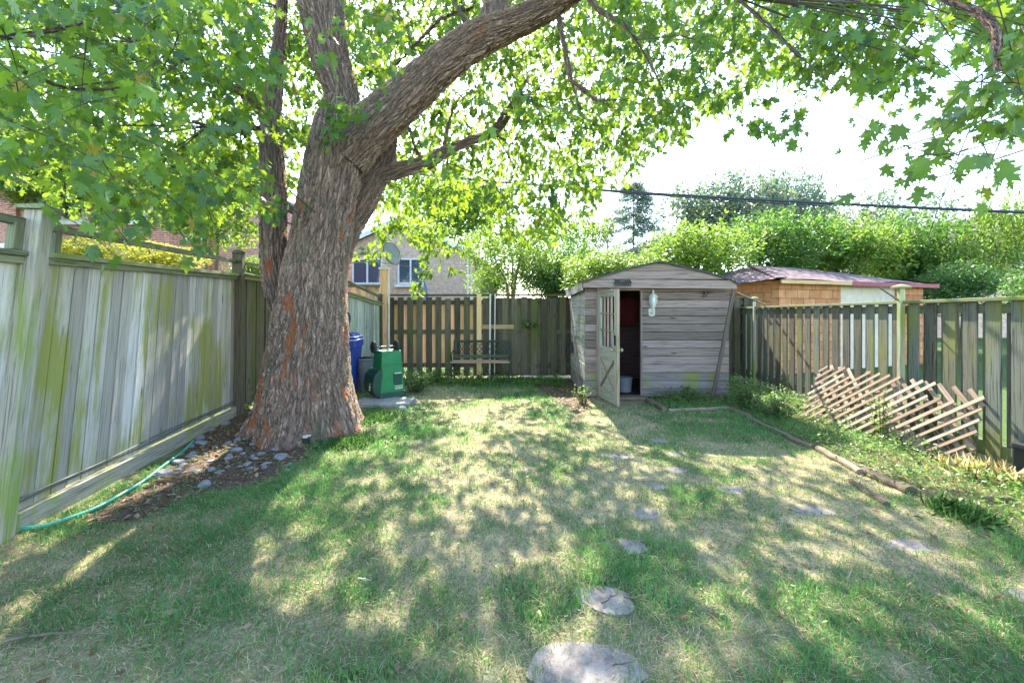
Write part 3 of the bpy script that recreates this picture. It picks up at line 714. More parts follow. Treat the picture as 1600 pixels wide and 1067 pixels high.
def post(fm, s, h, w_, d0, mat, cap=.03, parent=None, capmat=None):
    m = MB(); m.hexa(fm, (s - w_ / 2, s + w_ / 2), (-.05, h), (d0, d0 + w_), 1)
    o = m.build('post', M[mat], parent, bevel=.004)
    if cap:
        c = MB(); e = cap; b0 = len(c.V)
        c.hexa(fm, (s - w_ / 2 - e, s + w_ / 2 + e), (h + .001, h + .022), (d0 - e, d0 + w_ + e), 0)
        ce = fm(s, h + .05, d0 + w_ / 2)
        top = [c.V[b0 + i] for i in (2, 3, 7, 6)]
        for i in range(4): c.poly([top[i], top[(i + 1) % 4], tuple(ce)])
        c.build('post_cap', M[capmat or 'fence_dark'], o)
    return o
p1 = (-3.36, 2.97); p2 = (-3.88, 6.25); pm1 = (-2.95, -1.2); p3 = (-2.93, 7.9); p4 = (-2.74, 9.45)
LN = (.25, 0)
left_panel(pm1, p1, LN, LN, 1.80, 1.82, 'fence_gray', 2.1, 2.06, 'fence_rail', 1)
left_panel(p1, p2, LN, (.02, 0), 1.83, 1.93, 'fence_gray', 2.06, 2.16, 'fence_rail', 2)
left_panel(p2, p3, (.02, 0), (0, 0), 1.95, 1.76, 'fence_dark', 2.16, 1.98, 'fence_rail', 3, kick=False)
left_panel(p3, p4, (0, 0), (0, 0), 1.74, 1.55, 'fence_far', 1.98, 1.72, 'fence_rail', 4, kick=False, wb=.1)
f1, L1 = fmap(p1, p2, LN, (.02, 0), -1)
post(f1, -.10, 2.12, .10, -.0, 'post_gray', parent=lf, capmat='fence_rail')
for (s0, s1, d0, d1) in ((-.22, -.13, -.03, .02), (-.125, -.06, -.02, .03), (.075, .13, 0, .04)):
    m = MB(); m.hexa(f1, (s0, s1), (1.86, 2.03), (d0, d1), 1); m.build('rail_block', M['fence_rail'], lf, bevel=.003)
post(f1, L1, 2.24, .13, -.02, 'fence_dark', cap=.0, parent=lf)
m = MB(); m.lathe([(.06, 0), (.085, .01), (.085, .035), (.05, .06), (.01, .065)], f1(L1, 2.24, .045), 12); m.build('post_cap', M['fence_dark'], lf, smooth=True)
m = MB(); m.hexa(f1, (L1 + .02, L1 + .5), (1.87, 1.99), (.06, .1), 0); m.build('rail_block', M['fence_rail'], lf, bevel=.003)
f4, L4 = fmap(p3, p4, (0, 0), (0, 0), -1)
post(f4, L4 * .92, 1.74, .08, -.03, 'fence_dark', cap=.01, parent=lf)

# corner post with dish
cpst = MB(); cpst.box((0, 0, 1.13), (.15, .10, 2.3), ax=2); c0 = cpst.build('corner_post', M['cedar'], bevel=.004); cx = (600.5 - 800) / 700 * 9.4; c0.location = (cx, 9.4, 0)
tag(c0, 'tall reddish wooden post at the far left corner carrying the satellite dish', 'post')
m = MB(); m.tube([(cx + .105, 9.36, 0), (cx + .105, 9.36, 2.3)], .022, 10); o = m.build('conduit_pipe', M['offwhite'], smooth=True)
tag(o, 'thin pale pipe running up the right side of the corner post', 'pipe')
dish = empty('satellite_dish', (cx, 9.4, 2.29), 'grey round satellite dish on top of the far corner post', 'satellite dish')
m = MB(); dc = P(610, 397, 9.35); ax_ = Vector((.86, -.42, .28)).normalized()
m.lathe([(.245, .045), (.25, .05), (.25, .042), (.19, .018), (.1, .004), (.0, .0)][::-1], dc, 28, axis=ax_); m.build('reflector', M['dishgray'], dish, smooth=True)
m = MB(); m.tube([dc + ax_ * .05 + Vector((math.cos(t) * 0, 0, 0)) + (ax_.cross(Vector((0, 0, 1))).normalized() * math.cos(t) + ax_.cross(ax_.cross(Vector((0, 0, 1)))).normalized() * math.sin(t)) * .25 for t in np.linspace(0, 2 * PI, 33)], .008, 6, False); m.build('rim', M['black'], dish, smooth=True)
m = MB(); m.tube([dc, dc + Vector((-.1, .02, -.05)), Vector((cx, 9.4, 2.3))], .03, 8); m.box((cx, 9.4, 2.31), (.2, .14, .05)); m.box(dc + Vector((-.06, 0, -.16)), (.12, .1, .09)); m.build('bracket', M['offwhite'], dish)
m = MB(); e = dc + ax_ * .32 + Vector((0, 0, -.1)); m.tube([dc + Vector((0, 0, -.22)), dc + ax_ * .2 + Vector((0, 0, -.24)), e], .012, 6); m.box(e, (.07, .07, .09)); m.build('feed_arm', M['offwhite'], dish)

# back fence
bf = empty('board_fence', (0, 9.5, 0), 'dark mossy shadowbox fence with orange strips across the back', 'fence')
fb, Lb = fmap((-2.66, 9.5), (5.0, 9.5), side=-1)      # d>0 towards camera
def X2s(px, Y=9.5): return (px - 800) / 700 * Y + 2.66
m = MB(); c = MB(); R_ = random.Random(5)
s = X2s(607)
k = 0
while s < X2s(746):
    m.hexa(fb, (s, s + .125), (.05, 1.70 + R_.uniform(-.02, .02)), (.0, .02), 1); c.hexa(fb, (s + .11, s + .225), (.22, 1.66), (-.065, -.045), 1); s += .2  # orange rear boards fill the gaps between the dark front boards
s = X2s(754)
while s < 7.6:
    w_ = R_.uniform(.125, .15); m.hexa(fb, (s, s + w_), (.05, 1.70 + R_.uniform(-.02, .02)), (.0, .02), 1)
    m.hexa(fb, (s + .1, s + .24), (.05, 1.70), (-.065, -.045), 1); s += .205
m.build('board_panel', M['fence_dark'], bf, bevel=.002); c.build('orange_strips', M['cedar'], bf, label='orange rear boards', bevel=.002)
m = MB()
for z_ in (.27, .98, 1.6): m.hexa(fb, (0, Lb), (z_ - .045, z_ + .045), (-.043, -.002), 0)
m.hexa(fb, (0, Lb), (1.735, 1.775), (-.09, .05), 0); m.build('rail', M['fence_dark'], bf, bevel=.003)
m = MB(); s = X2s(749); m.hexa(fb, (s - .05, s + .05), (0, 1.78), (.022, .10), 1); m.build('post', M['pine'], bf, label='light new pine post', bevel=.004)
m = MB(); m.hexa(fb, (X2s(753.5), X2s(803)), (1.04, 1.13), (.022, .06), 0); m.build('rail', M['pine'], bf, label='short light pine rail', bevel=.004)
m = MB(); s = X2s(768); m.hexa(fb, (s - .04, s + .04), (0, 1.97), (-.18, -.1), 1); m.build('post', M['fence_dark'], bf, bevel=.004)
for px, r_, lb in ((765, .017, 'thicker pale pole standing behind the bench seat'), (772.5, .011, 'thinner pale pole just right of the thicker one behind the bench')):
    b = P(px, 480, 9.25); m = MB(); m.tube([(b.x, 9.25, -.02), (b.x + .01, 9.35, 1.78)], r_, 8); o = m.build('garden_pole', M['offwhite'], smooth=True); tag(o, lb, 'pole')

# right fence (s from the near end)
rf = empty('board_fence', (4.6, 6, 0), 'grey green shadowbox fence with gaps between boards along the right side', 'fence')
ra, rb = (4.243 - .067 * 2.2 - .0, -2.2), (4.243 + .067 * 9.55, 9.55)
fr, Lr = fmap(ra, rb, side=1)
def Y2s(Y): return (Y + 2.2) / (9.55 + 2.2) * Lr
def htop(s): return interp(1.70, 1.50, min(max((s - 0) / Lr, 0), 1))
m = MB(); rb_ = MB(); R_ = random.Random(9); s = .02
while s < Lr - .15:
    h_ = htop(s) - .035
    m.hexa(fr, (s, s + R_.uniform(.132, .146)), (R_.uniform(.01, .04), h_), (.022, .040), 1)
    rb_.hexa(fr, (s + .105, s + .235), (R_.uniform(.16, .2), h_ - .02), (-.040, -.022), 1); s += .225
m.build('board_panel', M['fence_green'], rf, bevel=.002); rb_.build('rear_board_panel', M['fence_green'], rf, bevel=.002)
m = MB(); g3 = lambda s_, h, d_: fr(s_, htop(s_) + h, d_)
for za, zb, d0, d1 in ((-.15, -.06, -.02, .02), (-.034, .0, -.06, .075)): m.hexa(g3, (0, Lr), (za, zb), (d0, d1), 0)
m.hexa(fr, (0, Lr), (.09, .22), (-.02, .02), 0); m.build('rail', M['fence_rail'], rf, bevel=.003)
post(fr, Y2s(5.2), 1.72, .055, .045, 'post_gray', cap=.04, parent=rf, capmat='fence_rail')
post(fr, Y2s(8.8), 1.66, .045, .045, 'post_gray', cap=.04, parent=rf, capmat='fence_rail')
post(fr, Y2s(1.9), 1.8, .09, .045, 'post_gray', cap=.04, parent=rf, capmat='fence_rail')
m = MB(); m.tube([P(1375, 450, 5.4), P(1405, 470, 5.2)], .009, 6); o = m.build('brace_rod', M['brown_bar']); tag(o, 'thin dark rod slanting onto the right fence post', 'rod')

# ------------------------------------------------------------------ lattice
lat = empty('lattice_panel', (4.15, 5, 0), 'broken diagonal wood lattice leaning against the right fence among weeds', 'lattice')
A0, A1 = Vector((3.93, 6.15, .0)), Vector((4.24, 4.15, .0)); B0, B1 = Vector((4.48, 6.45, .68)), Vector((4.47, 4.22, .70))
def LP(u, v, d=0):
    p = A0.lerp(A1, u).lerp(B0.lerp(B1, u), v); return p + Vector((-.75, -.08, .62)).normalized() * d
U, Vh = 2.1, .92
def clipseg(u0, slope, x0, x1, y0, y1):
    pts = []
    for y in (y0, y1):
        x = u0 + (y - y0) / slope
        pts.append((x, y))
    (xa, ya), (xb, yb) = pts
    def cl(xa, ya, xb, yb):
        if xa < x0: ya += (yb - ya) * (x0 - xa) / (xb - xa); xa = x0
        if xa > x1: ya += (yb - ya) * (x1 - xa) / (xb - xa); xa = x1
        return xa, ya
    if max(xa, xb) < x0 or min(xa, xb) > x1: return None
    a = cl(xa, ya, xb, yb); b = cl(xb, yb, xa, ya); return a, b
R_ = random.Random(4)
for layer, (slope, d_) in enumerate(((1.0, .012), (-1.15, .0))):
    m = MB(); u0 = -1.45 if slope > 0 else 0.05
    while u0 < (U if slope > 0 else U + 1.2):
        a = clipseg(u0, slope, 0, U, 0, Vh); u0 += .135 if layer == 0 else .15
        if not a: continue
        (xa, ya), (xb, yb) = a
        if math.hypot(xb - xa, yb - ya) < .1: continue
        cut = R_.random()
        if layer == 0 and cut < .25: xb, yb = xa + (xb - xa) * .8, ya + (yb - ya) * .8
        if layer == 1 and cut < .25: xb, yb = xa + (xb - xa) * .7, ya + (yb - ya) * .7
        p, q = LP(xa / U, ya / Vh, d_), LP(xb / U, yb / Vh, d_)
        m.bar(p, q, .042, .010, up=(-.75, -.08, .62))
    m.build('front_slats' if layer == 0 else 'rear_slats', M['lattice'], lat, bevel=.001)

# ------------------------------------------------------------------ shed
SX0, SX1, SY0, SY1 = 1.205, 3.585, 7.4, 9.2
shed = empty('garden_shed', (2.4, 8.2, 0), 'old weathered wooden garden shed with low gable roof and open door', 'shed')
RP = [(1.12, 1.875), (1.40, 1.965), (1.74, 2.066), (2.06, 2.15), (2.36, 2.215), (2.60, 2.17), (2.855, 2.105), (3.22, 2.015), (3.476, 1.94), (3.63, 1.86)]
rxs = np.array([p[0] for p in RP]); rzs = np.array([p[1] for p in RP])
def roofz(x): return float(np.interp(x, rxs, rzs))
ipx = 2.36
def xext(z):
    l = float(np.interp(z, rzs[:5], rxs[:5])); r = float(np.interp(-z, -rzs[4:], rxs[4:])); return max(l, SX0 - .06), min(r, SX1 + .05)
R_ = random.Random(12)
fw = [MB(), MB()]; lw = [MB(), MB()]
pitch = .1335; z = .02; row = 0
while z < 1.80:
    z1 = min(z + pitch, 1.81); dd = R_.uniform(-.003, .003)
    for iw, (xa, xb) in enumerate(((SX0, 1.40), (2.135, SX1))):
        tgt = (lw if row < 3 else fw)[iw]
        c = [(xa, z), (xb, z), (xb, z1 - .005), (xa, z1 - .005)]
        tgt.hexa(lambda x, h, d_: Vector((x, SY0 + d_, h)), (xa, xb), (z + .004, z1 - .003), (-.002 + dd, .02), 0)
    z = z1; row += 1
for iw in (0, 1):
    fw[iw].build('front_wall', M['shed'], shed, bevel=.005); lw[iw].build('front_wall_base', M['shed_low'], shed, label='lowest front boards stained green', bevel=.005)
m = MB(); z = 1.955
while z < 2.2:
    z1 = min(z + pitch, 2.205); (a0, b0), (a1, b1) = xext(z), xext(z1)
    m.prism([(a0, SY0 - .02, z + .003), (b0, SY0 - .02, z + .003), (b1, SY0 - .02, z1), (a1, SY0 - .02, z1)], (0, .02, 0), True); z = z1
m.build('gable', M['shed'], shed, bevel=.002)
m = MB(); m.prism([(1.13, SY0 - .2, 1.815), (3.62, SY0 - .2, 1.795), (3.60, SY0 - .2, 1.93), (1.34, SY0 - .2, 1.95), (1.13, SY0 - .2, 1.885)], (0, .025, 0), True); m.build('fascia', M['shed'], shed, bevel=.003)
m = MB()
for i in range(len(RP) - 1): # gable soffit boards carried forward to the fascia
    pass
z = 1.951
while z < 2.2:
    z1 = min(z + pitch, 2.2); (a0, b0), (a1, b1) = xext(z), xext(z1)
    m.prism([(a0, SY0 - .198, z + .003), (b0, SY0 - .198, z + .003), (b1, SY0 - .198, z1), (a1, SY0 - .198, z1 - .004)], (0, .02, 0), True); z = z1
m.build('gable_face', M['shed'], shed, bevel=.002)
m = MB(); R_ = random.Random(2); z = .02
while z < 1.76:   # left wall
    m.hexa(lambda x, h, d_: Vector((SX0 + d_, x, h)), (SY0 + .022, SY1), (z + .002, z + pitch - .002), (0 + R_.uniform(-.003, .003), .02), 0)
    z += pitch
m.build('left_wall', M['shed_side_sunlit'], shed, label='sunlit left wall boards', bevel=.003)
m = MB(); z = .02
while z < 1.8:
    m.hexa(lambda x, h, d_: Vector((SX1 - d_, x, h)), (SY0 + .022, SY1), (z + .002, z + pitch - .002), (0, .02), 0); z += pitch
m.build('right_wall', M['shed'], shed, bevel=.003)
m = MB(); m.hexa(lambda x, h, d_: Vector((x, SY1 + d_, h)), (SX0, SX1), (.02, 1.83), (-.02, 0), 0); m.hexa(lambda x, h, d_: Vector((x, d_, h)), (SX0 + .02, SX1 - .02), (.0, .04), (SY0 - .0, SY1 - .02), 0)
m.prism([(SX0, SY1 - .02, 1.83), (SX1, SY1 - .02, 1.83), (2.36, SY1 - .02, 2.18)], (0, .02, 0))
m.build('back_wall', M['shed_inner_shade'], shed)
m = MB()   # roof sheet: front edge follows the profile, back edge sags a little
def rp(i, back, up):
    x, z_ = RP[i]; 
    if back: z_ -= .07 * (1 - abs(x - 2.36) / 1.3 * .0)
    return Vector((x if 0 < i < len(RP) - 1 else x, SY1 + .12 if back else SY0 - .22, z_ + up))
for i in range(len(RP) - 1):
    q = [rp(i, 0, .0), rp(i + 1, 0, .0), rp(i + 1, 0, .028), rp(i, 0, .028)]; b = [rp(i, 1, .0), rp(i + 1, 1, .0), rp(i + 1, 1, .028), rp(i, 1, .028)]
    m.poly(q); m.poly(b[::-1]); m.poly([q[3], q[2], b[2], b[3]], uv=[(q[3].x, 0), (q[2].x, 0), (b[2].x, 2), (b[3].x, 2)]); m.poly([q[0], b[0], b[1], q[1]])
m.poly([rp(0, 0, 0), rp(0, 0, .028), rp(0, 1, .028), rp(0, 1, 0)]); n_ = len(RP) - 1; m.poly([rp(n_, 0, 0), rp(n_, 1, 0), rp(n_, 1, .028), rp(n_, 0, .028)])
m.build('roof', M['roofgray'], shed)
m = MB(); R_ = random.Random(3)
for i in range(46):    # ragged shingle edge along the front
    x = 1.11 + i * .055; m.box((x + .025, SY0 - .225 - R_.uniform(0, .012), roofz(x + .025) + .018), (.056, .03, R_.uniform(.018, .03)), m=Matrix.Rotation(-(roofz(x + .05) - roofz(x)) / .05, 3, 'Y'))
m.build('shingle_edge', M['black'], shed)
m = MB(); m.prism([Vector((1.12, SY0 - .20, 1.875)), Vector((1.12, SY1 + .1, 1.80)), Vector((1.12, SY1 + .1, 1.70)), Vector((1.12, SY0 - .20, 1.77))], (.022, 0, 0), True); m.build('side_fascia', M['shed_side_sunlit'], shed, bevel=.003)
m = MB()
for x in (1.405, 2.13): m.bar((x, SY0 - .012, .02), (x, SY0 - .012, 1.79), .03, .05, up=(0, 1, 0))
m.bar((1.39, SY0 - .012, 1.79), (2.145, SY0 - .012, 1.79), .05, .03); m.build('door_frame', M['shed'], shed, bevel=.002)
m = MB(); m.bar((1.36, SY0 - .1, .03), (2.2, SY0 - .1, .03), .22, .04); m.build('doorstep', M['log'], shed, bevel=.004)
# door, hinged left, swung open towards the camera
fd, Ld = fmap((1.415, 7.36), (1.545, 6.61), side=1); dh = 1.77
door = MB(); zb = .04
def drail(s0, s1, h0, h1, d0=0, d1=.04, mb=None, ax=0): (mb or door).hexa(fd, (s0, s1), (h0, h1), (d0, d1), ax)
drail(0, .09, zb, dh, ax=1); drail(Ld - .10, Ld - .003, zb, dh, ax=1)
drail(.09, Ld - .10, 1.66, dh, .001, .039); drail(.09, Ld - .10, .70, .88, .001, .039); drail(.09, Ld - .10, zb, .22, .001, .039); drail(.09, Ld - .10, .22, .70, .012, .026)
dobj = door.build('door', M['door'], shed, bevel=.003)
m = MB()
for side_ in (-.001, .028):
    for (s0, h0, s1, h1) in ((.1, .23, Ld - .11, .69), (.1, .69, Ld - .11, .23)):
        m.bar(fd(s0, h0, side_ + .007), fd(s1, h1, side_ + .007), .045 if h0 < .5 else .044, .014, up=(fd(0, 0, 1) - fd(0, 0, 0)))
m.build('cross_brace', M['lattice'], dobj, bevel=.002)
m = MB()
for i in range(1, 4): s_ = .09 + (Ld - .19) * i / 4; m.hexa(fd, (s_ - .009, s_ + .009), (.88, 1.66), (.005, .035), 1)
for i in range(1, 3): h_ = .88 + .78 * i / 3; m.hexa(fd, (.09, Ld - .1), (h_ - .009, h_ + .009), (.007, .033), 0)
m.build('window_bars', M['lattice'], dobj)
m = MB(); m.hexa(fd, (Ld - .002, Ld + .012), (zb, dh), (.0, .04), 1); m.build('door_edge', M['door_edge'], dobj)
m = MB(); m.lathe([(.012, 0), (.012, .03), (.03, .045), (.032, .065), (.015, .08)], fd(Ld - .05, .86, .04), 12, axis=fd(0, 0, 1) - fd(0, 0, 0)); m.lathe([(.012, 0), (.012, .03), (.03, .045), (.032, .065), (.015, .08)], fd(Ld - .05, .86, .0), 12, axis=fd(0, 0, 0) - fd(0, 0, 1)); m.build('knob', M['brass'], dobj, smooth=True)
m = MB(); m.hexa(fd, (Ld - .085, Ld - .03), (.93, 1.08), (.041, .05), 1); m.hexa(fd, (Ld - .085, Ld - .03), (.93, 1.08), (-.01, -.001), 1); m.build('lock_plate', M['black'], dobj)
# things inside the shed
m = MB()
for i in range(9):
    m.hexa(lambda x, h, d_: Vector((1.75 + x, 8.7 + d_ + .03 * math.sin(x * 17), h)), (i * .075, i * .075 + .074), (1.18, 1.68), (0, .01), 1)
o = m.build('hanging_cloth', M['redcloth']); tag(o, 'dark red cloth hanging inside the shed', 'cloth')
m = MB(); m.tube([(1.83, 7.95, .04), (1.80, 8.05, 1.30)], .013, 8); o = m.build('broom_handle', M['offwhite']); tag(o, 'thin handle standing inside the dark shed doorway', 'handle')
m = MB(); m.lathe([(.11, 0), (.13, .22), (.14, .24), (.13, .25)], (1.95, 7.75, .045), 14); o = m.build('bucket', M['grayp'], smooth=True); tag(o, 'small bucket on the shed floor just inside the door', 'bucket')
# lantern
lan = empty('wall_lantern', (2.305, SY0, 1.45), 'cream metal carriage lantern on the shed wall right of the door', 'lantern')
lx, ly = 2.305, SY0 - .09
m = MB(); m.lathe([(.05, 0), (.055, .012), (.03, .03)], (lx, SY0 - .003, 1.40), 16, axis=(0, -1, 0)); m.prism([(lx - .05, SY0 - .016, 1.36), (lx + .05, SY0 - .016, 1.36), (lx + .055, SY0 - .016, 1.47), (lx, SY0 - .016, 1.50), (lx - .055, SY0 - .016, 1.47)], (0, .012, 0)); m.tube([(lx, SY0 - .02, 1.41), (lx, SY0 - .07, 1.40), (lx, ly - .01, 1.46), (lx, ly, 1.50)], .012, 8); m.build('back_plate', M['cream'], lan, smooth=True)
m = MB()
for i in range(6):
    a = i * PI / 3; m.tube([(lx + .028 * math.cos(a), ly + .028 * math.sin(a), 1.50), (lx + .066 * math.cos(a), ly + .066 * math.sin(a), 1.60), (lx + .06 * math.cos(a), ly + .06 * math.sin(a), 1.665)], .005, 5)
m.lathe([(.03, 0), (.034, .01), (.03, .02)], (lx, ly, 1.49), 12); m.lathe([(.078, 0), (.078, .008), (.05, .04), (.02, .06), (.012, .075), (.016, .085), (.004, .13)], (lx, ly, 1.665), 12); m.build('cage', M['cream'], lan, smooth=True)
k = N('lantern_glass'); k.bsdf((.55, .6, .58), .25); M['langlass'] = k.m
m = MB(); m.lathe([(.02, 0), (.055, .09), (.05, .16)], (lx, ly, 1.505), 12); m.build('glass', M['langlass'], lan, smooth=True)
# iron scroll sign
sg = MB(); bx, bz, by = 1.66, 1.845, SY0 - .222
sg.bar((bx - .02, by, bz), (bx + .25, by, bz), .012, .012); sg.bar((bx + .0, by, bz + .1), (bx + .21, by, bz + .1), .01, .01)
R_ = random.Random(8)
for i in range(7):
    cx_ = bx + .01 + i * .034; r_ = .022
    sg.tube([(cx_ + r_ * (1 - t / 9) * math.cos(t + i), by, bz + .05 + (r_ + .018) * (1 - t / 11) * math.sin(t + i)) for t in np.linspace(0, 6.6, 14)], .007, 5)
    sg.bar((cx_ - .012, by, bz), (cx_ + .012, by, bz + .1), .008, .009)
sg.tube([(bx - .02, by, bz + .11), (bx + .01, by, bz + .07), (bx - .03, by, bz + .03)], .008, 5); sg.tube([(bx + .22, by, bz + .1), (bx + .25, by, bz + .05), (bx + .24, by, bz)], .008, 5)
so = sg.build('iron_sign', M['black']); tag(so, 'small black wrought iron scroll sign above the shed door', 'sign')
m = MB(); m.tube([P(1100, 455, 7.35), P(1102, 464, 7.3), P(1108, 456, 7.25), P(1110, 457, 7.38)], .008, 6); m.tube([P(1100, 455, 7.37), P(1098, 466, 7.37)], .007, 6); o = m.build('bracket', M['black']); tag(o, 'small black iron bracket on the right of the shed front', 'bracket')
m = MB(); a_, b_ = P(1147, 452, 7.12), P(1113, 612, 7.14); m.bar(a_, Vector((b_.x, b_.y, .02)), .055, .035, up=(0, 1, 0)); o = m.build('brace_bar', M['brown_bar'], bevel=.003); tag(o, 'dark brown bar slanting down the right end of the shed front', 'bar')
m = MB(); m.bar(P(1150, 457, 7.3), P(1196, 476, 8.6), .035, .025); o = m.build('tie_bar', M['log'], bevel=.003); tag(o, 'thin wooden bar from the shed eave to the right fence', 'bar')
for i, (a, b) in enumerate((((1.15, 8.95, 1.66), (1.13, 7.5, .02)), ((1.16, 8.7, 1.3), (1.10, 7.45, .02)))):
    m = MB(); m.bar(a, b, .03, .012, up=(1, 0, 0)); o = m.build('leaning_slat', M['lattice'], bevel=.002)
    tag(o, ('long thin slat leaning high on the left wall of the shed', 'shorter thin slat leaning low on the left wall of the shed')[i], 'slat')
m = MB(); m.box((1.155, 8.75, .72), (.08, .16, .2)); o = m.build('meter_box', M['black'], bevel=.008); tag(o, 'small black box fixed to the left wall of the shed', 'box')
m = MB(); m.bar(P(818, 589, 9.1).xyz, Vector((1.16, 9.1, .05)), .05, .03); o = m.build('white_strip', M['offwhite'], bevel=.003); tag(o, 'thin pale strip lying on the ground left of the shed', 'strip'); o.location.z = .02

# ------------------------------------------------------------------ border logs
def log(a, b, r, label, seed):
    a, b = Vector(a), Vector(b); R_ = random.Random(seed); n = 9
    pts = [a.lerp(b, t) + Vector((R_.uniform(-.012, .012), R_.uniform(-.012, .012), 0)) for t in np.linspace(0, 1, n)]
    for p in pts: p.z = float(hgt(p.x, p.y)) + r * .45
    m = MB(); m.tube(pts, [r * R_.uniform(.88, 1.1) for _ in pts], 12); o = m.build('border_log', M['log'], smooth=True); tag(o, label, 'log', 'logs edging the planting bed')
log(G(1003, 620), G(1040, 644), .045, 'short log running out from the shed door post', 1)
log(G(1044, 645), G(1140, 640), 0.036, 'straight dark log lying parallel to the shed front', 2)
log(G(1143, 641), G(1172, 655), 0.036, 'short log turning the corner of the bed right of the shed', 3)
log(G(1178, 660), G(1270, 704), 0.036, 'long log half hidden by leaves below the shaded bed', 4)
log(G(1278, 706), G(1345, 742), 0.036, 'log in the middle of the border opposite the lattice', 5)
log(G(1352, 741), G(1425, 775), 0.043, 'thick sunlit log at the near end of the border', 6)
log(G(1385, 790), G(1330, 755), 0.025, 'thin pale log on the lawn beside the thick sunlit one', 7)
log(G(1540, 785), G(1580, 787), 0.032, 'short log piece by itself near the right fence', 8)

# ------------------------------------------------------------------ bins and pot
def rbox(mb, c, sx, sy, sz, taper=1.0, r=.04, seg=5, rz=0, sk=0):
    """rounded box, bottom scale 1 -> top scale taper"""
    R_ = Matrix.Rotation(rz, 3, 'Z'); c = Vector(c); rings = []
    for (h, t) in ((0, 1), (sz, taper)):
        ring = []
        for qx, qy, a0 in ((1, 1, 0), (-1, 1, 90), (-1, -1, 180), (1, -1, 270)):
            for i in range(seg + 1):
                a = math.radians(a0 + 90 * i / seg)
                ring.append(c + R_ @ Vector((qx * (sx / 2 * t - r) + r * math.cos(a), qy * (sy / 2 * t - r) + r * math.sin(a) + sk * h, h)))
        rings.append(ring)
    n = len(rings[0]); mb.poly(rings[0][::-1]); mb.poly(rings[1])
    for i in range(n): mb.poly([rings[0][i], rings[0][(i + 1) % n], rings[1][(i + 1) % n], rings[1][i]])
g = G(598, 628); GB = Vector((g.x, g.y + .28, .055)); gz = math.radians(38)
gb = empty('wheelie_bin', GB, 'bright green wheelie bin standing upside down on the slab beside the trunk', 'bin')
RG = Matrix.Rotation(gz, 3, 'Z')
def gp(x, y, z_): return GB + RG @ Vector((x, y, z_))
m = MB(); rbox(m, GB + Vector((0, 0, .10)), .50, .52, .78, .80, .035, 5, gz)
m.build('body', M['green_bin'], gb, smooth=True)
m = MB(); rbox(m, GB, .54, .56, .10, .97, .05, 5, gz); m.build('lid', M['dark_shaded_green'], gb, smooth=True)
m = MB()
for q in (.50,): rbox(m, GB + Vector((0, 0, .62)), .448, .466, .014, 1, .035, 5, gz)
m.build('rib', M['green_bin'], gb)
m = MB()
prof = [(-.28, .03), (-.37, .12), (-.39, .25), (-.36, .42), (-.28, .52), (-.2, .55), (-.18, .05)]
m.prism([gp(x, -.24, z_) for x, z_ in prof], RG @ Vector((0, .48, 0))); m.build('belly', M['dark_shaded_green'], gb, smooth=True, bevel=.02)  # dark colour stands for the shadowed left side of the bin
for y_ in (-.29, .17):
    m = MB(); m.lathe([(.10, -.03), (.115, -.02), (.115, .02), (.10, .03)], gp(y_, -.02, .955), 22, axis=RG @ Vector((1, 0, 0))); wl = m.build('wheel', M['rubber'], gb, smooth=True)
    m = MB(); m.lathe([(.045, -.034), (.045, .034)], gp(y_, -.02, .955), 14, axis=RG @ Vector((1, 0, 0))); m.build('hub', M['black'], wl, smooth=True)
m = MB(); m.tube([gp(-.29, -.02, .955), gp(.17, -.02, .955)], .014, 8); m.build('axle', M['steel'], gb)
m = MB(); 
for (x0, y0, z0, sx, sy, sz) in ((.10, -.262, .34, .16, .012, .22),): m.box(gp(x0, y0 + .012, z0), (sx, sy + .008, sz), rz=gz)
m.build('handle_recess_shade', M['dark_shaded_green'], gb)  # raised plate, the shade of the recess is painted as dark green
m = MB(); m.bar(gp(.03, -.262, .455), gp(.17, -.262, .455), .018, .018); m.build('handle_bar', M['offwhite'], gb)
def text_obj(txt, size, mat, loc, rot, parent, name='lettering'):
    cu = bpy.data.curves.new(name, 'FONT'); cu.body = txt; cu.size = size; cu.extrude = .001; cu.align_x = 'CENTER'
    t = bpy.data.objects.new('tmp', cu); col.objects.link(t); dg = bpy.context.evaluated_depsgraph_get(); me = bpy.data.meshes.new_from_object(t.evaluated_get(dg)); bpy.data.objects.remove(t)
    o = link(name, me, mat, None); o.location = Vector(loc) - parent.location; o.rotation_euler = rot; o.parent = parent; return o
m = MB()
R_ = random.Random(6)
for i in range(6): m.box(gp(.055 + i * .026, -.258, .165), (.017, .006, .03), rz=gz)
m.bar(gp(.04, -.258, .205), gp(.20, -.258, .205), .005, .012); m.build('moulded_lettering', M['offwhite'], gb)
m = MB()
for i in range(3):
    for j in range(2):
        if (i + j) != 3: m.box(gp(-.392 + i * .002, -.1 + j * .035, .16 + i * .05), (.006, .022, .035), rz=gz)
m.build('number_sticker', M['white'], gb)

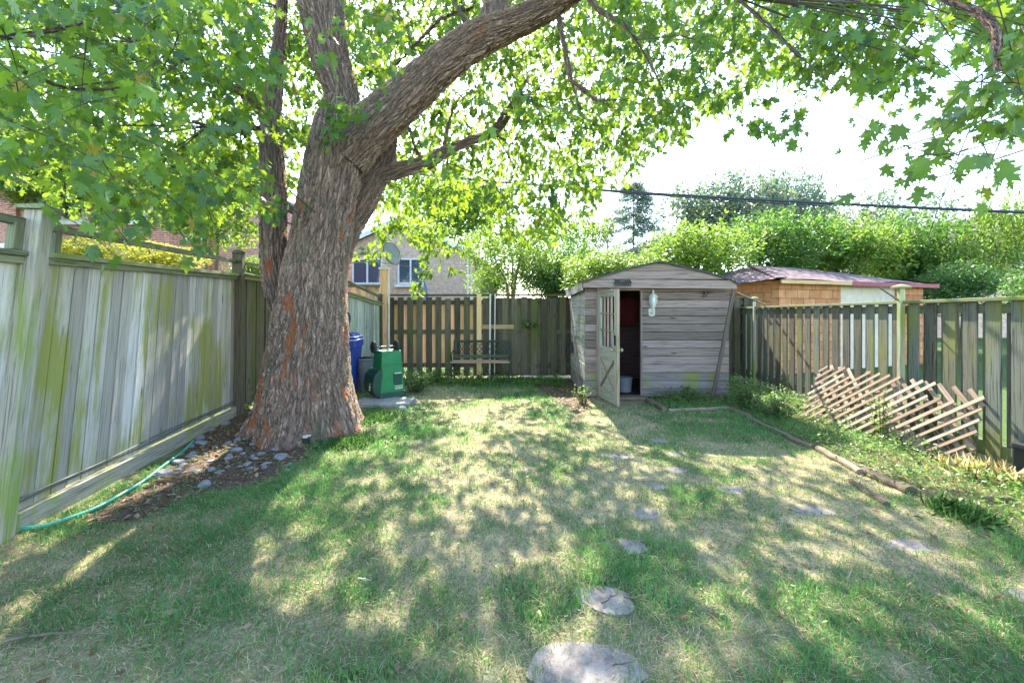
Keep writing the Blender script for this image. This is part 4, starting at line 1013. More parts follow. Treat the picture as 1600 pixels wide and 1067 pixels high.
gb.scale = (.84, .84, .84)
bb = empty('recycling_bin', P(549, 480, 7.9).xyz * 1, 'blue wheelie bin with pale lid edges mostly hidden behind the trunk', 'bin'); bb.location.z = 0; B0_ = bb.location.copy()
m = MB(); rbox(m, B0_ + Vector((-.12, 0, .03)), .40, .46, .78, 1.22, .04, 4, .1); m.build('body', M['blue_bin'], bb, smooth=True)
m = MB(); rbox(m, B0_ + Vector((-.12, 0, .815)), .54, .60, .14, .98, .04, 4, .1); m.build('rim', M['blue_bin'], bb, smooth=True)
m = MB(); rbox(m, B0_ + Vector((-.12, 0, .957)), .52, .58, .09, .72, .04, 4, .1); m.build('lid', M['blue_bin'], bb, smooth=True)
m = MB(); rbox(m, B0_ + Vector((-.12, 0, .93)), .56, .62, .014, 1, .04, 4, .1); rbox(m, B0_ + Vector((-.12, 0, .985)), .52, .58, .01, .97, .04, 4, .1); m.build('lid_trim', M['white'], bb)
pt = P(571, 553, 8.0); m = MB(); m.lathe([(.10, 0), (.145, .55), (.155, .56), (.155, .60), (.14, .60), (.13, .55)], (pt.x, 8.0, 0.0), 20); o = m.build('plant_pot', M['grayp'], smooth=True); tag(o, 'grey plastic pot between the blue and the green bin', 'pot')
q = P(543, 497, 7.6); m = MB(); m.tube([q + Vector((.045 * math.cos(t), 0, .1 * math.sin(t))) for t in np.linspace(0, 2 * PI, 25)], .012, 7, False); m.tube([q + Vector((.033 * math.cos(t), -.012, .085 * math.sin(t))) for t in np.linspace(0, 2 * PI, 25)], .009, 7, False); o = m.build('cable_coil', M['cable'], smooth=True); tag(o, 'small dark cable coil hanging on the fence right of the trunk', 'cable coil')

# ------------------------------------------------------------------ bench
BY = 8.95; bn = empty('garden_bench', ((752 - 800) / 700 * BY, BY, 0), 'old green slatted bench with scrolled iron ends against the back fence', 'bench')
bx0, bx1 = (706 - 800) / 700 * BY, (797 - 800) / 700 * BY
for x in (bx0 + .02, bx1 - .02):
    m = MB(); m.tube([(x, BY - .22, 0), (x, BY - .20, .2), (x, BY - .21, .40)], .018, 7); m.tube([(x, BY + .25, 0), (x, BY + .19, .22), (x, BY + .16, .40), (x, BY + .22, .62), (x, BY + .27, .82)], .018, 7)
    m.tube([(x, BY - .22, .40), (x, BY, .38), (x, BY + .17, .40)], .016, 7); m.tube([(x, BY + .2, .60), (x, BY, .63), (x, BY - .2, .60), (x, BY - .27, .55), (x, BY - .24, .50), (x, BY - .19, .52)], .016, 7)
    m.tube([(x, BY - .21, .40), (x, BY - .2, .6)], .014, 6); m.tube([(x, BY - .2, .2), (x, BY, .26), (x, BY + .19, .2)], .010, 6)
    m.build('bench_end', M['iron'], bn, smooth=True)
m = MB()
for i in range(4): m.bar((bx0, BY - .2 + i * .1, .425), (bx1, BY - .2 + i * .1, .425), .075, .022)
m.build('seat', M['benchseat'], bn, bevel=.003)
m = MB(); m.bar((bx0, BY - .245, .43), (bx1, BY - .245, .43), .02, .03); m.build('seat_edge', M['lattice'], bn)
m = MB(); yb = lambda z_: BY + .16 + (z_ - .40) * .26
for z_, hh in ((.50, .07), (.80, .05)): m.bar((bx0 + .03, yb(z_) - .02, z_), (bx1 - .03, yb(z_) - .02, z_), .02, hh)
for x in (bx0 + .05, bx1 - .06): m.bar((x, yb(.5) - .018, .5), (x, yb(.8) - .018, .8), .05, .018, up=(0, 1, 0))
m.build('back_rails', M['benchwood'], bn, bevel=.003)
m = MB()
n_ = 6; wx_ = (bx1 - bx0 - .2) / n_
for i in range(n_):
    xc = bx0 + .1 + wx_ * (i + .5)
    m.tube([(xc + wx_ * .48 * math.cos(t), yb(.65) - .02, .65 + .11 * math.sin(t)) for t in np.linspace(0, 2 * PI, 5)], .009, 5, False)
    m.tube([(xc - wx_ * .5, yb(.65) - .02, .54), (xc + wx_ * .5, yb(.65) - .02, .76)], .007, 5); m.tube([(xc + wx_ * .5, yb(.65) - .02, .54), (xc - wx_ * .5, yb(.65) - .02, .76)], .007, 5)
m.build('back_grille', M['iron'], bn)

# ------------------------------------------------------------------ hose, small things at the trunk
hp = [(-120, 828), (0, 821.5), (40, 820), (75, 815), (110, 803), (150, 788), (190, 767), (225, 747), (258, 722), (285, 702), (302, 686)]
pts = [G(px, py, .03) for px, py in hp]; q = cr([(*p,) for p in pts], 60)
m = MB(); m.tube([(*p[:2], float(hgt(p[0], p[1])) + .02) for p in q], .0135, 10); o = m.build('garden_hose', M['hose'], smooth=True); tag(o, 'turquoise garden hose lying along the foot of the left fence', 'hose')
tb = empty('trowel_box', G(470, 690), 'small white and black tray with a stick at the foot of the maple', 'tray'); b = G(467, 692); tb.location = (b.x, b.y, 0)
m = MB(); m.box((b.x, b.y, .03), (.24, .12, .06), rz=.1); m.build('base', M['black'], tb, bevel=.008)
m = MB(); m.box((b.x - .01, b.y + .01, .078), (.22, .10, .03), rz=.1, m=None); m.bar((b.x - .09, b.y - .03, .095), (b.x + .14, b.y - .02, .088), .05, .006); m.build('tray', M['white'], tb, bevel=.005)
m = MB(); m.tube([P(453, 678, b.y), P(431, 651, b.y + .02)], .006, 6); m.build('stick', M['pine'], tb)
m = MB(); rbox(m, (4.425, 3.72, .0), .11, .40, .29, .98, .02, 4, .07); rbox(m, (4.425, 3.72, .291), .125, .42, .03, .95, .02, 4, .07); o = m.build('storage_tub', M['black'], smooth=True); tag(o, 'black plastic tub at the foot of the right fence cut by the picture edge', 'tub')

# rocks: individual stones round the trunk foot and by the slab
def rockmesh(seed):
    bm = bmesh.new(); bmesh.ops.create_icosphere(bm, subdivisions=3, radius=1); R_ = random.Random(seed); off = R_.uniform(0, 50)
    dirs = [Vector((R_.gauss(0, 1), R_.gauss(0, 1), R_.gauss(0, 1))).normalized() for _ in range(9)]; ds = [R_.uniform(.62, .95) for _ in dirs]
    for v in bm.verts:
        for d_, k_ in zip(dirs, ds):
            e = v.co.dot(d_)
            if e > k_: v.co -= d_ * (e - k_)
        v.co *= 1 + .05 * math.sin(v.co.x * 7 + off) * math.cos(v.co.y * 6)
        v.co.z *= .5; v.co.y *= .75
    me = bpy.data.meshes.new('rock'); bm.to_mesh(me); bm.free(); me.materials.append(M['rock']); return me
rms = [rockmesh(i) for i in range(5)]
R_ = random.Random(21); placed = []
spots = [(318, 757, .055), (130 * 1 + 0, 0, 0)][:1]
anch = [(412, 660, .0), ]
rk = [(321, 757, .05), (256, 740, .06), (440, 714, .06), (431, 700, .04), (352, 663, .05), (330, 672, .04), (312, 684, .05), (315, 692, .055), (335, 698, .03), (370, 703, .05), (358, 716, .045), (300, 712, .04), (280, 722, .05), (408, 708, .035), (398, 716, .04), (386, 725, .035), (345, 735, .03), (300, 735, .03), (452, 727, .035), (420, 722, .025), (372, 688, .04), (395, 694, .03), (330, 720, .03)]
for i in range(34):
    a = R_.uniform(0, 1); px = R_.uniform(270, 450); py = R_.uniform(max(668, 770 - px * .26 + 0), 738)
    rk.append((px, py, R_.uniform(.015, .035)))
for i, (px, py, r_) in enumerate(rk):
    g = G(px, py); o = bpy.data.objects.new('rock', rms[i % 5]); col.objects.link(o)
    o.location = (g.x, g.y, float(hgt(g.x, g.y)) + r_ * .2); o.scale = (r_ * 1.35, r_ * 1.35, r_ * R_.uniform(.9, 1.6)); o.rotation_euler = (R_.uniform(-.2, .2), R_.uniform(-.2, .2), R_.uniform(0, 6.3))
    tag(o, 'grey rounded stone lying in the leaf litter left of the maple trunk', 'rock', 'grey stones round the foot of the maple')
for i, (px, py, r_) in enumerate([(650, 632, .06), (628, 641, .09), (612, 650, .05), (645, 645, .04), (660, 640, .05)]):
    g = G(px, py); o = bpy.data.objects.new('rock', rms[(i + 2) % 5]); col.objects.link(o); o.location = (g.x, g.y, r_ * .2); o.scale = (r_, r_, r_); o.rotation_euler = (0, 0, i)
    tag(o, 'grey stone in the grass in front of the concrete slab by the green bin', 'rock', 'stones beside the green bin')

# leaf litter and twigs on the lawn
def scatter_litter():
    n = 26000; x = rng.uniform(-4.1, 4.6, n); y = rng.uniform(1.7, 9.2, n); k = inpoly(x, y, MULCH) | inpoly(x, y, MULCH2)
    k2 = inpoly(x, y, BED) & (rng.random(n) < .35); k |= k2 | (rng.random(n) < .05); k &= ((x - TX) / .6) ** 2 + ((y - TY) / .52) ** 2 > 1
    x, y = x[k], y[k]; n = len(x); p = np.stack([x, y, hgt(x, y) + .006 + rng.random(n) * .012], 1)
    ax_ = rdir(n); ax_[:, 2] *= .2; nr = rdir(n) * .35 + np.array([0, 0, 1])
    V, T, C = leaves(p, ax_, nr, rng.uniform(.025, .065, n), OVAL)
    c = rng.random((n, 1)); cc = (1 - c) * np.array([.16, .075, .04]) + c * np.array([.42, .30, .20]); C[:, :3] = np.repeat(cc, 4, 0)
    o = link('leaf_litter', mesh_np('leaf_litter', V, T, C), M['grass']); tag(o, 'brown fallen leaves scattered round the maple and along the bed', 'leaf litter', kind='stuff')
scatter_litter()
def twig(px, py, L_, a, label, m_='twig', r_=.0035):
    g = G(px, py); m = MB(); z_ = float(hgt(g.x, g.y)) + .018; d_ = Vector((math.cos(a), math.sin(a), 0)); n_ = Vector((-d_.y, d_.x, 0)); R_ = random.Random(int(px + py))
    pts = [g + d_ * L_ * t + n_ * L_ * R_.uniform(-.07, .07) + Vector((0, 0, z_ + R_.uniform(0, .006))) for t in np.linspace(0, 1, 7)]
    m.tube(pts, [r_ * (1 - .1 * i) for i in range(7)], 6)
    m.tube([pts[3], pts[3] + d_ * L_ * .2 + n_ * L_ * R_.choice((-.1, .12))], [r_ * .5, r_ * .3], 5)
    o = m.build('fallen_twig', M[m_], smooth=True); tag(o, label, 'twig')
twig(940, 948, .14, .7, 'crooked twig lying on the second stepping stone'); twig(975, 938, .12, -.4, 'dark twig on the right edge of the second stepping stone')
twig(8, 1010, .26, .25, 'grey forked twig on the lawn at the far left bottom', 'palebark', .009); twig(958, 1048, .08, .2, 'small twig on the large stepping stone')
twig(560, 905, .08, -.3, 'pale bent twig in the middle of the lawn', 'offwhite', .004)

# ------------------------------------------------------------------ plants
def plant_mesh(seed, h, spread, nst, lpf, lsz, tpl=OVAL6):
    r = np.random.default_rng(seed); R_ = random.Random(seed); pos, ax, nr, sz = [], [], [], []; st = MB()
    for i in range(nst):
        a = R_.uniform(0, 2 * PI); d_ = Vector((math.cos(a), math.sin(a), 0)) * R_.uniform(.1, 1) * spread; hh = h * R_.uniform(.5, 1); b = d_ * .3
        pts = [b, b + d_ * .35 + Vector((0, 0, hh * .6)), b + d_ * .8 + Vector((0, 0, hh))]; st.tube(pts, [.004, .003, .0015], 4, False)
        for j in range(lpf):
            t = .15 + .85 * (j + R_.random()) / lpf; p = (pts[0].lerp(pts[1], t * 2) if t < .5 else pts[1].lerp(pts[2], t * 2 - 1))
            o_ = Vector((R_.gauss(0, 1), R_.gauss(0, 1), R_.gauss(.2, .4))).normalized()
            pos.append(p + o_ * .01); ax.append(o_); nr.append(Vector((R_.gauss(0, .4), R_.gauss(0, .4), 1))); sz.append(lsz * R_.uniform(.6, 1.2))
    V, T, C = leaves(np.array(pos), np.array(ax), np.array(nr), np.array(sz), tpl)
    return mesh_np('foliage', V, T, C), st
def mk_plant(name, loc, seed, h, spread, nst, lpf, lsz, mat, label, cat='plant', group=None, tpl=OVAL6):
    e = empty(name, (0, 0, 0), label, cat, group); me, st = plant_mesh(seed, h, spread, nst, lpf, lsz, tpl); link('foliage', me, M[mat], e); st.build('stems', M['twig'], e); e.location = loc; return e
# big plants one can point at
def gl(px, py): g = G(px, py); return (g.x, g.y, 0)
for o in []: pass
mk_plant('leafy_shrub', gl(1168, 640), 1, .50, .34, 40, 14, .055, 'weed', 'bushy leafy shrub growing at the right corner of the shed', 'shrub')
mk_plant('leafy_shrub', gl(1215, 655), 2, .34, .34, 34, 14, .055, 'weed', 'low bright shrub between the shed corner shrub and the lattice', 'shrub')
mk_plant('leafy_shrub', gl(1075, 628), 3, .24, .55, 40, 9, .05, 'weed', 'low dark leafy clump along the foot of the shed front', 'shrub')
mk_plant('vine', (4.12, 5.0, 0), 4, .62, .18, 12, 12, .05, 'weed', 'climbing weed growing up through the middle of the lattice', 'plant')
mk_plant('vine', gl(383, 640), 5, .40, .25, 14, 7, .10, 'weed', 'young broad leaved seedling between the left fence and the trunk', 'plant', tpl=MAPLE_LO)
mk_plant('weed_clump', gl(650, 612), 6, .42, .45, 60, 12, .05, 'weed', 'tall tangled weeds just right of the green bin', 'weed')
mk_plant('weed_clump', gl(685, 598), 7, .34, .45, 50, 10, .05, 'weed', 'weeds at the left end of the bench', 'weed')
mk_plant('weed_clump', gl(911, 632), 8, .33, .16, 26, 8, .04, 'weed', 'small weed clump at the front left corner of the shed', 'weed')
e = mk_plant('sprig', (.36, 9.42, 1.05), 9, .2, .28, 10, 7, .09, 'weed', 'leafy sprig poking through the dark back fence', 'plant')
# ground cover in the beds: nobody could count it
def cover(name, label, pts, hmax, seed, lsz, mat='weed'):
    r = np.random.default_rng(seed); n = len(pts); p = np.zeros((n, 3)); p[:, 0], p[:, 1] = pts[:, 0], pts[:, 1]
    hh = hmax * (.25 + fbm(pts[:, 0] * 3, pts[:, 1] * 3, 3, seed) ** 1.3 * 1.5) ; p[:, 2] = hgt(p[:, 0], p[:, 1]) + r.random(n) * hh
    ax_ = rdir(n, r); ax_[:, 2] = np.abs(ax_[:, 2]) * .5; nr = rdir(n, r) * .5 + np.array([0, 0, .9])
    V, T, C = leaves(p, ax_, nr, r.uniform(.5, 1.25, n) * lsz, OVAL6)
    o = link(name, mesh_np(name, V, T, C), M[mat]); tag(o, label, 'ground cover', kind='stuff'); return o
n = 60000; x = rng.uniform(1.8, 5.0, n); y = rng.uniform(2.8, 9.4, n)
k = inpoly(x, y, BED) & (x < 4.17 + .067 * y) & ~((y > 7.35) & (x < 3.62)) & (rng.random(n) < fbm(x * 2.2, y * 2.2, 3, 2) * 1.1) & (rng.random(n) < .7)
cover('bed_weeds', 'low leafy weeds filling the bed along the right fence', np.stack([x[k], y[k]], 1), .16, 3, .036)
n = 9000; x = rng.uniform(-2.6, 1.0, n); y = rng.uniform(8.35, 9.45, n); k = (rng.random(n) < fbm(x * 2, y * 2, 3, 4) * 1.2)
cover('back_weeds', 'long green grass and weeds along the foot of the back fence', np.stack([x[k], y[k]], 1), .16, 5, .045)
def straw_tuft(x0, y0, n, L_, lab, nm='grass_tuft', cgreen=False, sp=.12, dirv=(0, 0)):
    x = rng.normal(x0, sp, n); y = rng.normal(y0, sp, n); p = np.stack([x, y, hgt(x, y)], 1); ax_ = rdir(n); ax_[:, 2] = np.abs(ax_[:, 2]) * .8 + .25; ax_[:, 0] += dirv[0]; ax_[:, 1] += dirv[1]
    V, T, C = leaves(p, ax_, rdir(n), rng.uniform(.5, 1.2, n) * L_, BLADE)
    c = rng.random((n, 1)); cc = (1 - c) * (np.array([.05, .13, .03]) if cgreen else np.array([.34, .28, .14])) + c * (np.array([.14, .26, .07]) if cgreen else np.array([.62, .55, .34])); C[:, :3] = np.repeat(cc, 4, 0)
    o = link(nm, mesh_np(nm, V, T, C), M['grass']); tag(o, lab, 'grass tuft'); return o
g = G(1500, 808); straw_tuft(g.x, g.y, 800, .10, 'dark floppy grass tuft hanging over the near end of the bed', cgreen=True, sp=.08, dirv=(.5, -.5))
g = G(1550, 745); straw_tuft(g.x, g.y, 1100, .16, 'dry straw tuft at the foot of the right fence beside the tub')
g = G(545, 692); straw_tuft(g.x, g.y, 1300, .075, 'drooping green grass tuft at the right foot of the maple', cgreen=True, sp=.14, dirv=(.3, -.3))
g = G(590, 655); straw_tuft(g.x, g.y, 1300, .075, 'tousled green grass tuft in front of the concrete slab', cgreen=True, sp=.15, dirv=(-.3, -.3))

# ------------------------------------------------------------------ beyond the fences
def crown_mesh(seed, nblob, leaves_n, lsz, spread=(1, 1, 1), tpl=OVAL, core=.55):
    r = np.random.default_rng(seed)
    bc = rdir(nblob, r) * (r.random((nblob, 1)) ** .5) * np.array(spread) * .8; br = r.uniform(.22, .5, nblob)
    w_ = br ** 2; which = r.choice(nblob, leaves_n, p=w_ / w_.sum())
    d_ = rdir(leaves_n, r); p = bc[which] + d_ * (br[which] * r.uniform(core, 1.08, leaves_n))[:, None]
    ax_ = d_ * .6 + rdir(leaves_n, r) * .8 + np.array([0, 0, .2]); nr = rdir(leaves_n, r) + np.array([0, 0, .3])
    V, T, C = leaves(p, ax_, nr, r.uniform(.6, 1.3, leaves_n) * lsz, tpl, np.clip(r.random(nblob)[which] * .6 + r.random(leaves_n) * .4, 0, 1))
    return mesh_np('crown', V, T, C)
crowns = [crown_mesh(101 + i, 34, 8000, .078, core=.75) for i in range(3)]
wispy = [crown_mesh(201 + i, 40, 5200, .06, core=.2) for i in range(2)]
def shoots_mesh(seed, n_sh, L_, lsz):
    r = random.Random(seed); pos, ax, nr = [], [], []; 
    for i in range(n_sh):
        a = r.uniform(0, 2 * PI); q = math.sqrt(r.random()); b = Vector((math.cos(a) * q, math.sin(a) * q, r.uniform(-.2, .55) * (1.2 - q)))
        d_ = Vector((r.gauss(0, .22), r.gauss(0, .22), 1)).normalized(); l = L_ * r.uniform(.5, 1)
        for j in range(26):
            t = j / 26; o_ = Vector((r.gauss(0, 1), r.gauss(0, 1), r.gauss(.3, .5))).normalized(); pos.append(b + d_ * l * t + o_ * .02 * (1.5 - t)); ax.append(o_ + d_ * .5); nr.append(Vector((r.gauss(0, 1), r.gauss(0, 1), r.gauss(0, 1))))
    V, T, C = leaves(np.array(pos), np.array([a[:] for a in ax]), np.array([a[:] for a in nr]), np.array([lsz * r.uniform(.6, 1.2) for _ in pos]), OVAL)
    return mesh_np('shoots', V, T, C)
shoots = [shoots_mesh(5, 120, .7, .075), shoots_mesh(6, 120, .7, .075)]
def copy_me(me, mat):
    m_ = me.copy(); m_.materials.clear(); m_.materials.append(M[mat]); return m_
_cache = {}
def mm(lst, i, mat):
    key = (id(lst), i % len(lst), mat)
    if key not in _cache: _cache[key] = copy_me(lst[i % len(lst)], mat)
    return _cache[key]
def bush(name, px, ptop, pbot, hw, Y, mat, label, cat='bush', seed=0, kind='crown', trunk_=True, dpt=1.0, group=None, sh=True):
    top = P(px, ptop, Y).z; bot = max(P(px, pbot, Y).z, .2); rx = hw * Y / 700; rz_ = (top - bot) / 2; x = (px - 800) / 700 * Y
    e = empty(name, (x, Y, 0), label, cat, group); R_ = random.Random(seed + 50)
    m = MB()
    for j in range(4):
        a = R_.uniform(0, 6.28); m.tube([(x, Y, -.05), (x + .1 * math.cos(a) * rx, Y + .1 * math.sin(a) * rx, bot + rz_ * .4), (x + .5 * math.cos(a) * rx, Y + .4 * math.sin(a) * rx, bot + rz_ * 1.4)], [.03 + .012 * rx, .025 + .01 * rx, .01], 6)
    m.build('trunk', M['palebark'], e, smooth=True)
    o = bpy.data.objects.new('crown', mm(crowns if kind == 'crown' else wispy, seed, mat)); col.objects.link(o); o.parent = e; o.location = (0, 0, bot + rz_ * .9); o.scale = (rx, rx * dpt, rz_ * .95); o.rotation_euler = (0, 0, R_.uniform(0, 6.28) if abs(dpt - 1) < .01 else R_.choice((0, PI)))
    if sh:
        o = bpy.data.objects.new('shoots', mm(shoots, seed, mat)); col.objects.link(o); o.parent = e; o.location = (0, 0, bot + rz_ * 1.0); o.scale = (rx, rx * dpt, rz_ * 1.1); o.rotation_euler = (0, 0, R_.uniform(0, 6.28))
    return e
B = 'bushes beyond the fences'
bush('bush', 800, 345, 470, 75, 15, 'bush', 'yellow green young tree right of the brick house', seed=1, group=B, kind='wispy')
bush('bush', 870, 372, 470, 70, 17, 'bushmid', 'full bright bush between the young tree and the shed roof', seed=23, group=B)
bush('bush', 770, 400, 475, 40, 18, 'bush', 'small bright bush at the right corner of the brick house', seed=24, group=B, sh=False)
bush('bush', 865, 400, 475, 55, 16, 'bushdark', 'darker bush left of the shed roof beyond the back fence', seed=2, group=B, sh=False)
bush('bush', 960, 388, 470, 85, 12.5, 'bush', 'bright bush directly behind the left slope of the shed roof', seed=3, group=B)
bush('bush', 1095, 345, 460, 85, 13, 'bush', 'bright yellow green bush behind the right slope of the shed roof', seed=4, group=B)
bush('bush', 1210, 325, 450, 80, 14.5, 'bushmid', 'tall bright bush behind the ridge of the brick garage', seed=5, group=B)
bush('bush', 1320, 335, 460, 80, 15, 'bush', 'bright bush above the right half of the garage roof', seed=6, group=B)
bush('bush', 1425, 330, 470, 75, 15.5, 'bushmid', 'bright bush right of the garage roof below the cable', seed=7, group=B)
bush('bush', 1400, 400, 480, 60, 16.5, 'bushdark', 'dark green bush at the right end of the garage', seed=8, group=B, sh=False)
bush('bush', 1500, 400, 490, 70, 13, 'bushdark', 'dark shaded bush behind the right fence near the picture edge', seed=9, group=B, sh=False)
bush('bush', 1520, 360, 470, 55, 14, 'bush', 'light bush in front of the pale house on the right', seed=10, group=B, kind='wispy')
bush('tree', 1600, 275, 480, 66, 14, 'bush', 'yellow green tree at the right picture edge beyond the fence', 'tree', seed=11, group=B, kind='wispy')
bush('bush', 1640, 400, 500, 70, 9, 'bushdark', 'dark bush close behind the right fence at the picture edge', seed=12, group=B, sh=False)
bush('silver_tree', 1130, 268, 420, 95, 20, 'silver', 'thin silvery tree standing above the bushes behind the shed', 'tree', seed=13)
bush('silver_tree', 1235, 262, 420, 60, 21, 'silver', 'tallest wispy grey green tree left of the open sky', 'tree', seed=14)
bush('silver_tree', 1370, 300, 420, 95, 22, 'silver', 'wispy grey tree half behind the thick cable on the right', 'tree', seed=15, kind='wispy')
bush('hedge_bush', 130, 365, 430, 75, 6.8, 'gold', 'golden yellow hedge bush behind the left fence near the first post', seed=16, group='golden bushes behind the left fence', sh=False)
bush('hedge_bush', 250, 375, 430, 70, 7.4, 'gold', 'golden yellow hedge bush in the middle of the left fence', seed=17, group='golden bushes behind the left fence', sh=False)
bush('bush', 395, 395, 450, 40, 9.5, 'bush', 'green bush behind the fence left of the trunk', seed=18, sh=False)
bush('tree', 330, 200, 400, 100, 13, 'maple', 'leafy green tree beyond the left fence left of the trunk', 'tree', seed=19)
bush('tree', 60, 180, 330, 130, 14, 'maple', 'leafy green tree beyond the left fence at the picture edge', 'tree', seed=20)
bush('tree', 900, 330, 420, 60, 24, 'maple', 'small distant tree left of the conifer', 'tree', seed=21, kind='wispy')
bush('tree', 700, 250, 400, 110, 36, 'maple', 'leafy tree behind the brick house roof', 'tree', seed=22)
# conifer
cf = empty('conifer', P(990, 480, 24).xyz, 'grey green conifer rising behind the shed left of the silvery trees', 'tree'); cf.location.z = 0; b = cf.location
m = MB(); ctop = P(990, 282, 24).z; m.tube([(b.x, b.y, 0), (b.x, b.y, ctop)], [.09, .01], 8); m.build('trunk', M['twig'], cf)
pos, ax = [], []; R_ = random.Random(77)
for i in range(420):
    h = 2 + (ctop - 2) * R_.random() ** .9; l = 4.6 * (1 - h / ctop) + .5; a = R_.uniform(0, 2 * PI)
    for j in range(60):
        t = R_.random() ** .75; p = Vector((b.x + math.cos(a) * l * t, b.y + math.sin(a) * l * t, h - .28 * l * t + .18 * l * t * t)) + Vector((R_.gauss(0, .07), R_.gauss(0, .07), -abs(R_.gauss(0, .09)))); pos.append(p[:]); ax.append((math.cos(a) * .7 + R_.gauss(0, .5), math.sin(a) * .7 + R_.gauss(0, .5), -.5 + R_.gauss(0, .3)))
V, T, C = leaves(np.array(pos), np.array(ax), rdir(len(pos)), np.full(len(pos), .2), NEEDLE); link('foliage', mesh_np('foliage', V, T, C), M['conifer'], cf)

# houses
def wallbox(m, p, q, z0, z1, th=.2, off=0):
    p, q = Vector((*p, 0)), Vector((*q, 0)); a = (q - p); L_ = a.length; a.normalize(); n_ = Vector((-a.y, a.x, 0))
    m.hexa(lambda s, h, d_: p + a * s + n_ * (d_ + off) + Vector((0, 0, h)), (0, L_), (z0, z1), (0, th), 1, rnd=0)
def window(par, px0, px1, py0, py1, Y, split=True, frame_=.08):
    a, b = P(px0, py1, Y), P(px1, py0, Y); m = MB(); y = Y - .05
    for (x0, x1, z0, z1) in ((a.x, b.x, b.z - frame_, b.z), (a.x, b.x, a.z, a.z + frame_), (a.x, a.x + frame_, a.z + frame_, b.z - frame_), (b.x - frame_, b.x, a.z + frame_, b.z - frame_)) + ((((a.x + b.x) / 2 - frame_ / 2, (a.x + b.x) / 2 + frame_ / 2, a.z + frame_, b.z - frame_),) if split else ()):
        m.box(((x0 + x1) / 2, y, (z0 + z1) / 2), (x1 - x0, .1, z1 - z0))
    w_ = m.build('window', M['white'], par)
    m = MB(); m.box(((a.x + b.x) / 2, Y - .02, (a.z + b.z) / 2), (b.x - a.x - .04, .02, b.z - a.z - .04)); m.build('pane', M['glass'], w_)
    m = MB(); m.box(((a.x + b.x) / 2, Y - .10, a.z - .09), (b.x - a.x + .3, .2, .14)); m.build('sill', M['white'], w_)
HY = 24.0
hs = empty('brick_house', (P(640, 480, HY).x, HY, 0), 'pink brick house with two white framed windows behind the back fence', 'house')
m = MB(); xa, xb = P(515, 0, HY).x, P(735, 0, HY).x; ze = P(0, 398, HY).z; xap, zap = P(622, 0, HY).x, P(0, 348, HY).z
m.hexa(lambda s, h, d_: Vector((s, HY + d_, h)), (xa, xb), (0, ze), (0, 7), 1, rnd=0)
m.prism([(xa, HY, ze), (xb, HY, ze), (xap, HY, zap)], (0, 7, 0)); m.build('wall', M['brick_pink'], hs)
m = MB()
for (x0, x1) in ((xa - .4, xap), (xap, xb + .4)):
    z0 = ze - .15 if x0 < xa else zap; z1 = zap if x0 < xa else ze - .15
    m.prism([(x0, HY - .35, z0 + .02), (x1, HY - .35, z1 + .02), (x1, HY - .35, z1 + .2), (x0, HY - .35, z0 + .2)], (0, 7.6, 0))
m.build('roof', M['roofgray'], hs)
m = MB()
for (x0, x1) in ((xa - .4, xap), (xap, xb + .4)):
    z0 = ze - .15 if x0 < xa else zap; z1 = zap if x0 < xa else ze - .15
    m.prism([(x0, HY - .4, z0 - .05), (x1, HY - .4, z1 - .05), (x1, HY - .4, z1 + .22), (x0, HY - .4, z0 + .22)], (0, .045, 0))
m.build('bargeboard', M['white'], hs)
window(hs, 551, 598, 404, 444, HY); window(hs, 622, 662, 404, 444, HY)
m = MB(); x_ = P(731, 0, HY).x; m.tube([(x_, HY - .08, 0), (x_, HY - .08, ze)], .05, 8); m.build('downpipe', M['white'], hs)
h2 = empty('rendered_house', (P(750, 480, 27).x, 27, 0), 'pale rendered house wall just right of the pink brick house', 'house')
m = MB(); m.box((P(752, 0, 27).x, 30, 1.9), (1.5, 6, 3.8)); m.build('wall', plain('pale_render', (.62, .55, .50), .9), h2)
m = MB(); m.prism([(P(732, 0, 27).x, 26.8, 3.8), (P(772, 0, 27).x, 26.8, 3.8), (P(752, 0, 27).x, 26.8, 4.5)], (0, 6.4, 0)); m.build('roof', M['roofgray'], h2)
LY = 15.0
h3 = empty('brick_house', (P(150, 480, LY).x, LY, 0), 'red brick house showing through the leaves above the left fence', 'house')
m = MB(); xa, xb = P(-420, 0, LY).x, P(345, 0, LY).x; ze = P(0, 288, LY).z
m.hexa(lambda s, h, d_: Vector((s, LY + d_, h)), (xa, xb), (0, ze), (0, 8), 1, rnd=0)
for px in (22, 320): x_ = P(px, 0, LY).x; m.hexa(lambda s, h, d_: Vector((s, LY + d_, h)), (x_ - .2, x_ + .2), (0, ze - .002), (-.12, -.0), 1, rnd=0)
m.build('wall', M['brick_red'], h3)
m = MB(); m.prism([(xa - .4, LY - .4, ze + .001), (xb + .4, LY - .4, ze + .001), (xb - 2.2, LY + 3.6, ze + 1.7), (xa + 2.2, LY + 3.6, ze + 1.7)], (0, .02, .12)); m.prism([(xa - .4, LY + 8.4, ze), (xb + .4, LY + 8.4, ze), (xb - 2.2, LY + 3.6, ze + 1.7), (xa + 2.2, LY + 3.6, ze + 1.7)], (0, .02, .12)); m.build('roof', M['roofgray'], h3)
window(h3, 300, 318, 330, 372, LY, False); window(h3, 100, 135, 300, 345, LY); window(h3, 200, 240, 300, 345, LY)
m = MB(); a, b = P(-30, 365, 11), P(150, 368, 11); m.box(((a.x + b.x) / 2, 11.5, 2.9), (b.x - a.x, 1.6, .25)); wr = m.build('canopy_roof', M['white'], h3); m = MB()
for x_ in (a.x + .1, b.x - .1): m.tube([(x_, 11.5, 0), (x_, 11.5, 2.8)], .05, 8)
m.build('canopy_post', M['white'], h3)
RY = 22.0
